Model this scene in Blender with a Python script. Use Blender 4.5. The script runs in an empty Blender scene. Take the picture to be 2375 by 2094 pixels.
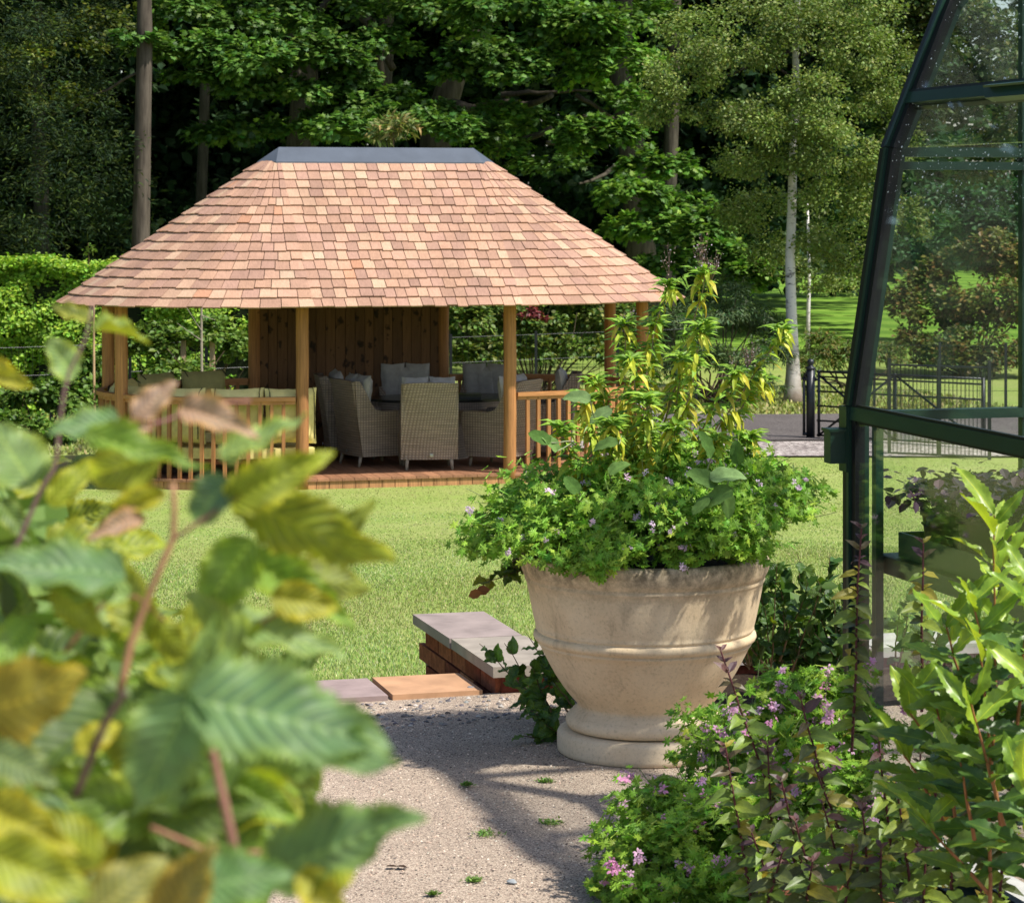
import bpy, math, random
import numpy as np
from mathutils import Vector, Matrix
rng = np.random.default_rng(7); random.seed(7)
PI = math.pi
SC = bpy.context.scene
# ------------------------------------------------------------------ camera, light, exposure
FPX = 6000.0; HX = 1187.5; HY = 460.0; EYE = 3.3
cd = bpy.data.cameras.new('camera'); cam = bpy.data.objects.new('camera', cd); SC.collection.objects.link(cam)
cam.location = (0, 0, EYE); cam.rotation_euler = (PI/2, 0, 0)
cd.sensor_width = 36; cd.lens = FPX/2375*36; cd.shift_y = -(1047-HY)/2375
cd.clip_start = .05; cd.clip_end = 1500
cd.dof.use_dof = True; cd.dof.focus_distance = 10.0; cd.dof.aperture_fstop = 16.5
SC.camera = cam
SUNV = Vector((.64, -.33, 1.0)).normalized()            # towards the sun
wd = bpy.data.worlds.new('World'); SC.world = wd; wd.use_nodes = True
nt = wd.node_tree; nt.nodes.clear()
sk = nt.nodes.new('ShaderNodeTexSky'); sk.sky_type = 'NISHITA'; sk.sun_disc = False
sk.sun_elevation = math.asin(SUNV.z); sk.sun_rotation = math.atan2(SUNV.x, SUNV.y)
sk.air_density = 1.0; sk.dust_density = 1.5; sk.ozone_density = 1.0
bg = nt.nodes.new('ShaderNodeBackground'); bg.inputs[1].default_value = .12
wo = nt.nodes.new('ShaderNodeOutputWorld'); nt.links.new(sk.outputs[0], bg.inputs[0]); nt.links.new(bg.outputs[0], wo.inputs[0])
sl = bpy.data.lights.new('sun', 'SUN'); sl.energy = 4.4; sl.angle = math.radians(1.4); sl.color = (1, .955, .87)
so = bpy.data.objects.new('sun', sl); so.rotation_euler = (-SUNV).to_track_quat('-Z', 'Y').to_euler(); SC.collection.objects.link(so)
vs = SC.view_settings; SC.display_settings.display_device = 'sRGB'
vs.view_transform = 'Standard'; vs.look = 'None'; vs.gamma = 1; vs.use_curve_mapping = False; vs.exposure = .66
SC.cycles.use_denoising = True
SC.cycles.max_bounces = 8; SC.cycles.transparent_max_bounces = 16; SC.cycles.caustics_reflective = False; SC.cycles.caustics_refractive = False
SC.cycles.sample_clamp_indirect = 4

# ------------------------------------------------------------------ helpers
def link(o): SC.collection.objects.link(o); return o
def W(px, py, D):
    """a point seen at (px, py) of a 2044-wide view of the place, D metres ahead"""
    return np.array([(px*1.16194-HX)/FPX*D, D, EYE-(py*1.16194-HY)/FPX*D])
def tag(o, label=None, cat=None, group=None, kind=None):
    if label: o['label'] = label
    if cat: o['category'] = cat
    if group: o['group'] = group
    if kind: o['kind'] = kind
    return o
def empty(name, loc, rz=0):
    o = bpy.data.objects.new(name, None); o.location = loc; o.rotation_euler = (0, 0, rz); o.empty_display_size = .2
    return link(o)
def wmat(o):
    m = Matrix.LocRotScale(o.location, o.rotation_euler, o.scale)
    return wmat(o.parent) @ m if o.parent else m
class MB:
    def __init__(s): s.V = []; s.F = []; s.T = []; s.n = 0
    def add(s, V, F, tint=None):
        V = np.asarray(V, float).reshape(-1, 3); F = [np.asarray(f) for f in F] if not isinstance(F, np.ndarray) else F
        s.V.append(V)
        if isinstance(F, np.ndarray): s.F.append(F+s.n)
        else:
            by = {}
            for f in F: by.setdefault(len(f), []).append(f)
            for k in by: s.F.append(np.array(by[k])+s.n)
        if tint is None: tint = (0, 0, 0)
        t = np.asarray(tint, float)
        if t.ndim == 1: t = np.repeat(t[None, :], len(V), 0)
        s.T.append(t); s.n += len(V)
    def box(s, a, b, tint=None, M=None):
        x0, y0, z0 = a; x1, y1, z1 = b
        V = np.array([[x0,y0,z0],[x1,y0,z0],[x1,y1,z0],[x0,y1,z0],[x0,y0,z1],[x1,y0,z1],[x1,y1,z1],[x0,y1,z1]], float)
        if M is not None: V = V @ np.array(M.to_3x3()).T + np.array(M.translation)
        s.add(V, np.array([[3,2,1,0],[4,5,6,7],[0,1,5,4],[1,2,6,5],[2,3,7,6],[3,0,4,7]]), tint)
    def tube(s, pts, rad, n=8, tint=None, cap=True):
        P = np.asarray(pts, float); m = len(P)
        rad = np.broadcast_to(np.asarray(rad, float), (m,))
        T = np.gradient(P, axis=0); T /= np.linalg.norm(T, axis=1)[:, None]+1e-9
        ref = np.array([0., 1, .03]) if abs(T[0][2]) > .8 else np.array([0, 0, 1.])
        A = np.cross(T, ref); A /= np.linalg.norm(A, axis=1)[:, None]+1e-9
        B = np.cross(T, A)
        a = np.linspace(0, 2*PI, n, endpoint=False)
        V = P[:, None]+rad[:, None, None]*(np.cos(a)[None, :, None]*A[:, None]+np.sin(a)[None, :, None]*B[:, None])
        i, j = np.meshgrid(np.arange(m-1), np.arange(n), indexing='ij'); i = i.ravel(); j = j.ravel(); k = (j+1) % n
        Fq = np.stack([i*n+j, i*n+k, (i+1)*n+k, (i+1)*n+j], 1)
        s.add(V.reshape(-1, 3), Fq, tint)
        if cap:
            s.F.append(np.array([[s.n-m*n+q for q in range(n)][::-1]])); s.F.append(np.array([[s.n-n+q for q in range(n)]]))
    def lathe(s, prof, n=48, c=(0, 0, 0), tint=None, wob=0):
        prof = np.asarray(prof, float); m = len(prof); a = np.linspace(0, 2*PI, n, endpoint=False)
        V = np.zeros((m, n, 3)); r = prof[:, 0][:, None]*(1+wob*np.sin(a*3+1)[None, :])
        V[..., 0] = r*np.cos(a)+c[0]; V[..., 1] = r*np.sin(a)+c[1]; V[..., 2] = prof[:, 1][:, None]+c[2]
        i, j = np.meshgrid(np.arange(m-1), np.arange(n), indexing='ij'); i = i.ravel(); j = j.ravel(); k = (j+1) % n
        s.add(V.reshape(-1, 3), np.stack([i*n+j, i*n+k, (i+1)*n+k, (i+1)*n+j], 1), tint)
    def prism(s, poly, axis, a, b, tint=None):
        """poly: 2-D outline, extruded from a to b along axis 'x' (poly in y,z), 'y' (x,z) or 'z' (x,y)"""
        n = len(poly); V = []
        for t in (a, b):
            for (p, q) in poly: V.append({'x': (t, p, q), 'y': (p, t, q), 'z': (p, q, t)}[axis])
        F = [list(range(n))[::-1], [n+i for i in range(n)]]+[[i, (i+1) % n, n+(i+1) % n, n+i] for i in range(n)]
        s.add(V, F, tint)
    def leaves(s, tpl, P, D, N, S, tint, width=None):
        tv, tf = tpl; P = np.asarray(P); n = len(P)
        if n == 0: return
        D = D/(np.linalg.norm(D, axis=1)[:, None]+1e-9)
        N = N-(N*D).sum(1)[:, None]*D; N /= np.linalg.norm(N, axis=1)[:, None]+1e-9
        X = np.cross(D, N); S = np.broadcast_to(np.asarray(S, float), (n,))[:, None, None]
        w = 1. if width is None else np.broadcast_to(width, (n,))[:, None, None]
        V = P[:, None]+S*(tv[None, :, 0:1]*w*X[:, None]+tv[None, :, 1:2]*D[:, None]+tv[None, :, 2:3]*N[:, None])
        k = len(tv); Fq = (tf[None]+(np.arange(n)*k)[:, None, None]).reshape(-1, tf.shape[1])
        s.add(V.reshape(-1, 3), Fq, np.repeat(tint, k, 0))
    def mesh(s, name, mat=None, smooth=False):
        me = bpy.data.meshes.new(name)
        V = np.concatenate(s.V); me.vertices.add(len(V)); me.vertices.foreach_set('co', V.astype('f').ravel())
        tot = np.concatenate([np.full(len(f), f.shape[1]) for f in s.F]); lp = np.concatenate([f.ravel() for f in s.F])
        me.loops.add(len(lp)); me.loops.foreach_set('vertex_index', lp.astype('i'))
        me.polygons.add(len(tot)); st = np.concatenate([[0], np.cumsum(tot)[:-1]])
        me.polygons.foreach_set('loop_start', st.astype('i')); me.polygons.foreach_set('loop_total', tot.astype('i'))
        me.polygons.foreach_set('use_smooth', np.full(len(tot), smooth))
        T = np.concatenate(s.T)
        if T.any():
            at = me.attributes.new('tint', 'FLOAT_COLOR', 'POINT')
            at.data.foreach_set('color', np.concatenate([T, np.ones((len(T), 1))], 1).astype('f').ravel())
        me.update(calc_edges=True)
        if mat: me.materials.append(mat)
        return me
    def obj(s, name, mat=None, parent=None, smooth=False, color=(0, 0, 0), **kw):
        o = bpy.data.objects.new(name, s.mesh(name, mat, smooth)); o.color = (*color, 1)
        link(o)
        if parent: o.parent = parent
        tag(o, **kw) if kw else None
        return o
def inst(name, me, parent, M, color=(0, 0, 0), world=True):
    o = bpy.data.objects.new(name, me); link(o); o.color = (*color, 1)
    if parent:
        o.parent = parent
        if world: M = wmat(parent).inverted() @ M
    l, q, sc = M.decompose(); o.location = l; o.rotation_euler = q.to_euler(); o.scale = sc
    return o
def frame(pos, d, n, size, wx=1.):
    d = Vector(d).normalized(); n = Vector(n); n = (n-n.dot(d)*d).normalized(); x = d.cross(n)
    return Matrix(((x.x*size*wx, d.x*size, n.x*size, pos[0]), (x.y*size*wx, d.y*size, n.y*size, pos[1]), (x.z*size*wx, d.z*size, n.z*size, pos[2]), (0, 0, 0, 1)))
def rnd(a, b): return random.uniform(a, b)
def unit(n): 
    v = rng.normal(size=(n, 3)); return v/np.linalg.norm(v, axis=1)[:, None]
def jitcol(cols, n, var=.25, hue=.12):
    c = np.array(cols, float); i = rng.integers(0, len(c), n)
    t = c[i]*np.clip(1+rng.normal(size=(n, 1))*var, .35, 2.0)
    t[:, 0] *= 1+rng.normal(size=n)*hue
    return np.clip(t, .002, .9)

# ------------------------------------------------------------------ materials
def new_mat(name):
    m = bpy.data.materials.new(name); m.use_nodes = True; nt = m.node_tree; nt.nodes.clear()
    return m, nt, nt.nodes.new, nt.links.new
def out_(nt, sh):
    o = nt.nodes.new('ShaderNodeOutputMaterial'); nt.links.new(sh, o.inputs[0]); return o
def tinted(nt, N, L):
    a = N('ShaderNodeAttribute'); a.attribute_name = 'tint'; oi = N('ShaderNodeObjectInfo')
    ad = N('ShaderNodeVectorMath'); ad.operation = 'ADD'; L(a.outputs['Color'], ad.inputs[0]); L(oi.outputs['Color'], ad.inputs[1])
    return ad.outputs[0], oi
def mulv(N, L, a, b):
    m = N('ShaderNodeMix'); m.data_type = 'RGBA'; m.blend_type = 'MULTIPLY'; m.inputs[0].default_value = 1
    L(a, m.inputs[6]); L(b, m.inputs[7]); return m.outputs[2]
def mixc(N, L, f, a, b):
    m = N('ShaderNodeMix'); m.data_type = 'RGBA'
    for s, k in ((f, 0), (a, 6), (b, 7)):
        if hasattr(s, 'links') or hasattr(s, 'is_output'): L(s, m.inputs[k])
        elif k == 0: m.inputs[0].default_value = s
        else: m.inputs[k].default_value = (*s, 1)
    return m.outputs[2]
def ramp(N, L, f, stops, interp='LINEAR'):
    r = N('ShaderNodeValToRGB'); L(f, r.inputs[0]); e = r.color_ramp.elements; r.color_ramp.interpolation = interp
    while len(e) < len(stops): e.new(.5)
    for i, (p, c) in enumerate(stops):
        e[i].position = p; e[i].color = (c, c, c, 1) if not hasattr(c, '__len__') else (*c, 1)
    return r.outputs[0]
def noise(N, L, co, scale, detail=4, rough=.6, stretch=None):
    if stretch:
        mp = N('ShaderNodeMapping'); mp.inputs['Scale'].default_value = stretch; L(co, mp.inputs[0]); co = mp.outputs[0]
    n = N('ShaderNodeTexNoise'); n.inputs['Scale'].default_value = scale; n.inputs['Detail'].default_value = detail; n.inputs['Roughness'].default_value = rough
    if co is not None: L(co, n.inputs['Vector'])
    return n.outputs['Fac']
def bump(N, L, h, strength, dist=.01):
    b = N('ShaderNodeBump'); b.inputs['Strength'].default_value = strength; b.inputs['Distance'].default_value = dist; L(h, b.inputs['Height']); return b.outputs[0]
def leaf_mat(name, rough=.45, trans=.35, spec=.4, gain=(1.25, 1.35, .8)):
    m, nt, N, L = new_mat(name); c, oi = tinted(nt, N, L)
    p = N('ShaderNodeBsdfPrincipled'); p.inputs['Roughness'].default_value = rough; p.inputs['Specular IOR Level'].default_value = spec
    L(c, p.inputs['Base Color'])
    t = N('ShaderNodeBsdfTranslucent'); g = N('ShaderNodeVectorMath'); g.operation = 'MULTIPLY'; L(c, g.inputs[0]); g.inputs[1].default_value = gain
    L(g.outputs[0], t.inputs[0]); mx = N('ShaderNodeMixShader'); mx.inputs[0].default_value = trans
    L(p.outputs[0], mx.inputs[1]); L(t.outputs[0], mx.inputs[2]); out_(nt, mx.outputs[0]); return m
def vein_mat(name, rough=.4, trans=.35, vein=(.3, .38, .1), under=None, nv=9., slant=3., vw=.12, midw=.07, gloss=.35, side=.6, blotch=.35, margin=None):
    """leaf with a midrib and side veins laid out in the leaf's own UVs; u runs -1..1 across, v 0..1 along"""
    m, nt, N, L = new_mat(name); c, oi = tinted(nt, N, L)
    uv = N('ShaderNodeUVMap'); sp = N('ShaderNodeSeparateXYZ'); L(uv.outputs[0], sp.inputs[0])
    def math_(op, a, b=None, cl=False):
        q = N('ShaderNodeMath'); q.operation = op; q.use_clamp = cl
        for i, s in enumerate((a, b)):
            if s is None: continue
            if isinstance(s, (int, float)): q.inputs[i].default_value = s
            else: L(s, q.inputs[i])
        return q.outputs[0]
    au = math_('ABSOLUTE', sp.outputs[0])
    ph = math_('SUBTRACT', math_('MULTIPLY', sp.outputs[1], nv), math_('MULTIPLY', au, slant))
    pp = math_('PINGPONG', ph, .5)
    sv = math_('SUBTRACT', 1., math_('DIVIDE', pp, vw), True)
    sv = math_('MULTIPLY', sv, side)
    mv = math_('SUBTRACT', 1., math_('DIVIDE', au, midw), True)
    vm = math_('MAXIMUM', sv, mv)
    geo = N('ShaderNodeNewGeometry')
    tc = N('ShaderNodeTexCoord'); nz = noise(N, L, tc.outputs['Object'], 4., 3)
    spk = noise(N, L, tc.outputs['Object'], 22., 2, .5)
    oiv = math_('MULTIPLY', oi.outputs['Random'], 1.0)
    col = mulv(N, L, c, ramp(N, L, nz, [(.3, 1-blotch), (.7, 1+blotch*.6)]))
    if margin:
        col = mixc(N, L, ramp(N, L, spk, [(.66, 0.), (.72, .7)]), col, mulv_c(N, L, c, (1.1, .6, .5)))
        col = mixc(N, L, ramp(N, L, noise(N, L, tc.outputs['Object'], 1.6, 2), [(.45, 0.), (.75, .45)]), col, (.34, .42, .30))
        q = math_('MULTIPLY', ramp(N, L, au, [(.55, 0.), (.98, 1.)]), ramp(N, L, noise(N, L, tc.outputs['Object'], 2.2, 3), [(.35, .1), (.6, 1.)]))
        col = mixc(N, L, q, col, mulv_c(N, L, c, margin))
    if under:
        col = mixc(N, L, geo.outputs['Backfacing'], col, mulv_c(N, L, c, under))
    col2 = mixc(N, L, math_('MULTIPLY', vm, .75), col, mulv_c(N, L, c, vein))
    p = N('ShaderNodeBsdfPrincipled'); p.inputs['Roughness'].default_value = rough; p.inputs['Specular IOR Level'].default_value = gloss
    L(col2, p.inputs['Base Color']); L(bump(N, L, vm, -.35, .03), p.inputs['Normal'])
    t = N('ShaderNodeBsdfTranslucent'); g = N('ShaderNodeVectorMath'); g.operation = 'MULTIPLY'; L(col2, g.inputs[0]); g.inputs[1].default_value = (1.35, 1.3, .6)
    L(g.outputs[0], t.inputs[0]); mx = N('ShaderNodeMixShader'); mx.inputs[0].default_value = trans
    L(p.outputs[0], mx.inputs[1]); L(t.outputs[0], mx.inputs[2]); out_(nt, mx.outputs[0]); return m
def mulv_c(N, L, c, k):
    g = N('ShaderNodeVectorMath'); g.operation = 'MULTIPLY'; L(c, g.inputs[0]); g.inputs[1].default_value = k; return g.outputs[0]
def wood_mat(name, stretch, rough=.6, lo=.6, hi=1.25, knots=0., kstretch=(3, 3, 1.2), bmp=.25, spec=.3, sc=6., weather=None):
    m, nt, N, L = new_mat(name); c, oi = tinted(nt, N, L); tc = N('ShaderNodeTexCoord')
    off = N('ShaderNodeVectorMath'); off.operation = 'ADD'; L(tc.outputs['Object'], off.inputs[0])
    rv = N('ShaderNodeVectorMath'); rv.operation = 'SCALE'; rv.inputs[0].default_value = (17, 31, 7); L(oi.outputs['Random'], rv.inputs['Scale']); L(rv.outputs[0], off.inputs[1])
    g = noise(N, L, off.outputs[0], sc, 5, .65, stretch)
    col = mulv(N, L, c, ramp(N, L, g, [(.3, lo), (.72, hi)]))
    if weather:
        ge = N('ShaderNodeNewGeometry'); col = mulv(N, L, col, ramp(N, L, noise(N, L, ge.outputs['Position'], weather, 4, .7, (1, 1, .3)), [(.3, .8), (.55, 1.02), (.8, 1.1)]))
    if knots:
        kn = N('ShaderNodeTexNoise'); kn.inputs['Scale'].default_value = 14; L(off.outputs[0], kn.inputs['Vector']); ks = N('ShaderNodeVectorMath'); ks.operation = 'SCALE'; ks.inputs['Scale'].default_value = .12; L(kn.outputs['Color'], ks.inputs[0])
        ka = N('ShaderNodeVectorMath'); ka.operation = 'ADD'; L(off.outputs[0], ka.inputs[0]); L(ks.outputs[0], ka.inputs[1]); off = ka
        mp = N('ShaderNodeMapping'); mp.inputs['Scale'].default_value = kstretch; L(off.outputs[0], mp.inputs[0])
        v = N('ShaderNodeTexVoronoi'); v.inputs['Scale'].default_value = 1.; L(mp.outputs[0], v.inputs['Vector'])
        k = ramp(N, L, v.outputs['Distance'], [(.0, .12), (knots*.7, .3), (knots, 1.)])
        col = mulv(N, L, col, k)
    p = N('ShaderNodeBsdfPrincipled'); p.inputs['Roughness'].default_value = rough; p.inputs['Specular IOR Level'].default_value = spec
    L(col, p.inputs['Base Color']); L(bump(N, L, g, bmp, .004), p.inputs['Normal']); out_(nt, p.outputs[0]); return m
def plain_mat(name, col=None, rough=.5, metal=0., spec=.5, nscale=8., lo=.8, hi=1.15, bmp=.1, bd=.003, coat=0):
    m, nt, N, L = new_mat(name); c, oi = tinted(nt, N, L); tc = N('ShaderNodeTexCoord')
    if col is not None:
        rg = N('ShaderNodeRGB'); rg.outputs[0].default_value = (*col, 1); c = rg.outputs[0]
    g = noise(N, L, tc.outputs['Object'], nscale, 5)
    cc = mulv(N, L, c, ramp(N, L, g, [(.3, lo), (.7, hi)]))
    p = N('ShaderNodeBsdfPrincipled'); p.inputs['Roughness'].default_value = rough; p.inputs['Metallic'].default_value = metal; p.inputs['Specular IOR Level'].default_value = spec
    p.inputs['Coat Weight'].default_value = coat
    L(cc, p.inputs['Base Color'])
    if bmp: L(bump(N, L, g, bmp, bd), p.inputs['Normal'])
    out_(nt, p.outputs[0]); return m
def glass_mat():
    m, nt, N, L = new_mat('thin_glass')
    t = N('ShaderNodeBsdfTransparent'); t.inputs[0].default_value = (.975, .985, .98, 1)
    g = N('ShaderNodeBsdfGlossy'); g.inputs['Roughness'].default_value = .02; g.inputs[0].default_value = (.9, .95, .93, 1)
    fr = N('ShaderNodeFresnel'); ge = N('ShaderNodeNewGeometry'); mr = N('ShaderNodeMapRange'); mr.inputs['To Min'].default_value = 1.27; mr.inputs['To Max'].default_value = 1/1.27; L(ge.outputs['Backfacing'], mr.inputs[0]); L(mr.outputs[0], fr.inputs[0])
    mx = N('ShaderNodeMixShader'); L(fr.outputs[0], mx.inputs[0]); L(t.outputs[0], mx.inputs[1]); L(g.outputs[0], mx.inputs[2])
    tc = N('ShaderNodeTexCoord'); nz = noise(N, L, tc.outputs['Object'], 3, 5, .7)
    d = N('ShaderNodeBsdfDiffuse'); d.inputs[0].default_value = (.5, .6, .52, 1)
    m2 = N('ShaderNodeMixShader'); L(ramp(N, L, nz, [(.45, .002), (.8, .022)]), m2.inputs[0]); L(mx.outputs[0], m2.inputs[1]); L(d.outputs[0], m2.inputs[2])
    out_(nt, m2.outputs[0]); return m
M_leaf = leaf_mat('foliage', .5, .3, .35)
M_dull = leaf_mat('foliage_dull', .75, .22, .12)
M_shiny = leaf_mat('foliage_glossy', .45, .3, .3)
M_petal = leaf_mat('petal', .6, .35, .2, (1.1, 1., 1.1))
M_hazel = vein_mat('hornbeam_leaf', .45, .48, vein=(2.1, 1.75, 1.2), under=(1.2, .9, .4), nv=10, slant=2.6, vw=.2, side=.8, blotch=.45, gloss=.4, margin=(1.6, 1.25, .45))
M_bay = vein_mat('laurel_leaf', .38, .35, vein=(3.2, 2.2, 1.2), under=(1.3, 1.1, .9), nv=9, slant=2.2, vw=.08, side=.15, gloss=.5, midw=.06)
M_mint = vein_mat('mint_leaf', .45, .3, vein=(1.7, 1.5, 1.0), under=(1.5, .9, 1.1), nv=7, slant=2.5, vw=.1, side=.4, gloss=.5)
M_soft = vein_mat('felted_leaf', .85, .25, vein=(1.35, 1.3, 1.2), nv=6, slant=2.0, vw=.12, side=.4, gloss=.1)
M_stem = plain_mat('stem', None, .6, 0, .3, 40, .7, 1.2)
M_bark = wood_mat('bark', (1.4, 1.4, .18), .9, .45, 1.5, 0, bmp=.8, spec=.1, sc=9)
M_shingle = wood_mat('cedar_shingle', (9, 2, 2), .85, .8, 1.15, 0, bmp=.2, spec=.12, sc=9, weather=1.1)
M_woodz = wood_mat('timber_upright', (7, 7, .35), .6, .58, 1.22, .09, (5, 5, 2.2), .4, .25)
M_woody = wood_mat('timber_along', (6, .5, 6), .6, .7, 1.2, 0, bmp=.2)
M_woodx = wood_mat('timber_across', (.5, 6, 6), .55, .75, 1.2, 0, bmp=.2)
M_board = wood_mat('knotty_board', (7, 7, .6), .6, .7, 1.2, .33, (9, 9, 5), .2, .2)
M_lead = plain_mat('lead_sheet', (.085, .10, .125), .42, .25, .5, 3, .85, 1.15, .1)
M_alu = plain_mat('green_aluminium', (.007, .03, .018), .35, .0, .4, 5, .8, 1.2, .03, coat=.1)
M_rubber = plain_mat('black_gasket', (.004, .005, .005), .45, 0, .3, 20)
M_iron = plain_mat('black_iron', (.012, .014, .018), .4, .2, .5, 20)
M_glass = glass_mat()
M_olive = plain_mat('olive_canvas', None, .85, 0, .15, 14, .86, 1.08, .3, .01)
M_grey = plain_mat('grey_canvas', None, .9, 0, .1, 14, .85, 1.1, .3, .01)
M_pot = plain_mat('plant_pot', None, .7, 0, .3, 18, .7, 1.2, .2)
M_soil = plain_mat('soil', (.03, .02, .014), .95, 0, .1, 60, .5, 1.4, .8, .01)
M_dark = plain_mat('dark_table', (.02, .017, .015), .25, 0, .5, 9)
M_metal = plain_mat('plain_metal', (.45, .45, .45), .3, .9, .5, 9)
def wicker():
    m, nt, N, L = new_mat('wicker'); tc = N('ShaderNodeTexCoord'); sp = N('ShaderNodeSeparateXYZ'); L(tc.outputs['Object'], sp.inputs[0])
    w1 = N('ShaderNodeTexWave'); w1.bands_direction = 'Z'; w1.inputs['Scale'].default_value = 11; w1.inputs['Distortion'].default_value = .6; w1.inputs['Detail'].default_value = 1; L(tc.outputs['Object'], w1.inputs[0])
    ad = N('ShaderNodeMath'); ad.operation = 'ADD'; L(sp.outputs[0], ad.inputs[0]); L(sp.outputs[1], ad.inputs[1])
    cb = N('ShaderNodeCombineXYZ'); L(ad.outputs[0], cb.inputs[0])
    w2 = N('ShaderNodeTexWave'); w2.bands_direction = 'X'; w2.inputs['Scale'].default_value = 9; L(cb.outputs[0], w2.inputs[0])
    nz = noise(N, L, tc.outputs['Object'], 5, 3, .6, (1, 1, 9))
    mm = N('ShaderNodeMath'); mm.operation = 'MULTIPLY'; L(w1.outputs['Fac'], mm.inputs[0]); L(w2.outputs['Fac'], mm.inputs[1])
    c = ramp(N, L, mm.outputs[0], [(0, (.18, .135, .10)), (.35, (.28, .215, .16)), (1, (.41, .32, .245))])
    c = mulv(N, L, c, ramp(N, L, nz, [(.3, .75), (.7, 1.2)]))
    p = N('ShaderNodeBsdfPrincipled'); p.inputs['Roughness'].default_value = .55; L(c, p.inputs['Base Color']); L(bump(N, L, mm.outputs[0], .6, .006), p.inputs['Normal'])
    out_(nt, p.outputs[0]); return m
M_wicker = wicker()
def terracotta():
    m, nt, N, L = new_mat('terracotta_cream'); tc = N('ShaderNodeTexCoord'); sp = N('ShaderNodeSeparateXYZ'); L(tc.outputs['Object'], sp.inputs[0])
    n1 = noise(N, L, tc.outputs['Object'], 3.2, 6, .6); n2 = noise(N, L, tc.outputs['Object'], 5, 5, .7, (2.6, 2.6, .32)); n3 = noise(N, L, tc.outputs['Object'], 90, 3, .7)
    c = mixc(N, L, ramp(N, L, n1, [(.35, 0.), (.65, 1.)]), (.64, .48, .305), (.74, .595, .41))
    c = mulv(N, L, c, ramp(N, L, n2, [(.28, .66), (.44, .98), (.8, 1.05)]))
    # weathered, mossy lip
    zr = N('ShaderNodeMapRange'); zr.inputs['From Min'].default_value = .5; zr.inputs['From Max'].default_value = .65; L(sp.outputs[2], zr.inputs[0])
    n4 = noise(N, L, tc.outputs['Object'], 13, 6, .75)
    a = N('ShaderNodeMath'); a.operation = 'MULTIPLY'; L(zr.outputs[0], a.inputs[0]); L(ramp(N, L, n4, [(.38, 0.), (.6, 1.)]), a.inputs[1])
    b = N('ShaderNodeMath'); b.operation = 'MULTIPLY'; b.inputs[1].default_value = .92; L(a.outputs[0], b.inputs[0])
    c = mixc(N, L, b.outputs[0], c, (.13, .105, .065))
    # grey-white bloom on the plinth
    z2 = N('ShaderNodeMapRange'); z2.inputs['From Min'].default_value = .16; z2.inputs['From Max'].default_value = .08; L(sp.outputs[2], z2.inputs[0])
    m5 = N('ShaderNodeMath'); m5.operation = 'MULTIPLY'; L(z2.outputs[0], m5.inputs[0]); L(ramp(N, L, n1, [(.3, .3), (.6, .9)]), m5.inputs[1])
    c = mixc(N, L, m5.outputs[0], c, (.64, .52, .37))
    c = mulv(N, L, c, ramp(N, L, n3, [(.25, .72), (.45, 1.), (.8, 1.08)]))
    p = N('ShaderNodeBsdfPrincipled'); p.inputs['Roughness'].default_value = .85; p.inputs['Specular IOR Level'].default_value = .15; L(c, p.inputs['Base Color'])
    ad = N('ShaderNodeMath'); ad.operation = 'ADD'; L(n1, ad.inputs[0]); L(n3, ad.inputs[1]); L(bump(N, L, ad.outputs[0], .3, .003), p.inputs['Normal'])
    out_(nt, p.outputs[0]); return m
M_terra = terracotta()
def gravel_mat(name, cols, scale, bmp=.6, big=1.1):
    m, nt, N, L = new_mat(name); tc = N('ShaderNodeTexCoord')
    v = N('ShaderNodeTexVoronoi'); v.inputs['Scale'].default_value = scale; L(tc.outputs['Object'], v.inputs['Vector'])
    v2 = N('ShaderNodeTexVoronoi'); v2.inputs['Scale'].default_value = scale*.37; L(tc.outputs['Object'], v2.inputs['Vector'])
    sp = N('ShaderNodeSeparateColor'); L(v.outputs['Color'], sp.inputs[0])
    c = ramp(N, L, sp.outputs[0], [(0, cols[0]), (.35, cols[1]), (.7, cols[2]), (1, cols[3])])
    n = noise(N, L, tc.outputs['Object'], big, 6, .65)
    c = mulv(N, L, c, ramp(N, L, n, [(.3, .72), (.7, 1.15)]))
    c = mulv(N, L, c, ramp(N, L, v.outputs['Distance'], [(0, 1.15), (.55, .75), (.9, .35)]))
    p = N('ShaderNodeBsdfPrincipled'); p.inputs['Roughness'].default_value = .95; p.inputs['Specular IOR Level'].default_value = .1; L(c, p.inputs['Base Color'])
    mm = N('ShaderNodeMath'); mm.operation = 'ADD'; L(v.outputs['Distance'], mm.inputs[0]); L(v2.outputs['Distance'], mm.inputs[1])
    L(bump(N, L, mm.outputs[0], -bmp, .006), p.inputs['Normal']); out_(nt, p.outputs[0]); return m
M_gravel = gravel_mat('path_grit', [(.22, .17, .135), (.40, .31, .24), (.52, .41, .315), (.62, .51, .40)], 260)
M_gravel2 = gravel_mat('far_gravel', [(.16, .13, .12), (.34, .29, .27), (.46, .40, .37), (.6, .55, .5)], 22, .5)
M_tar = gravel_mat('tarmac', [(.11, .095, .09), (.15, .13, .125), (.17, .15, .14), (.2, .18, .17)], 60, .2, .4)
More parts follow.
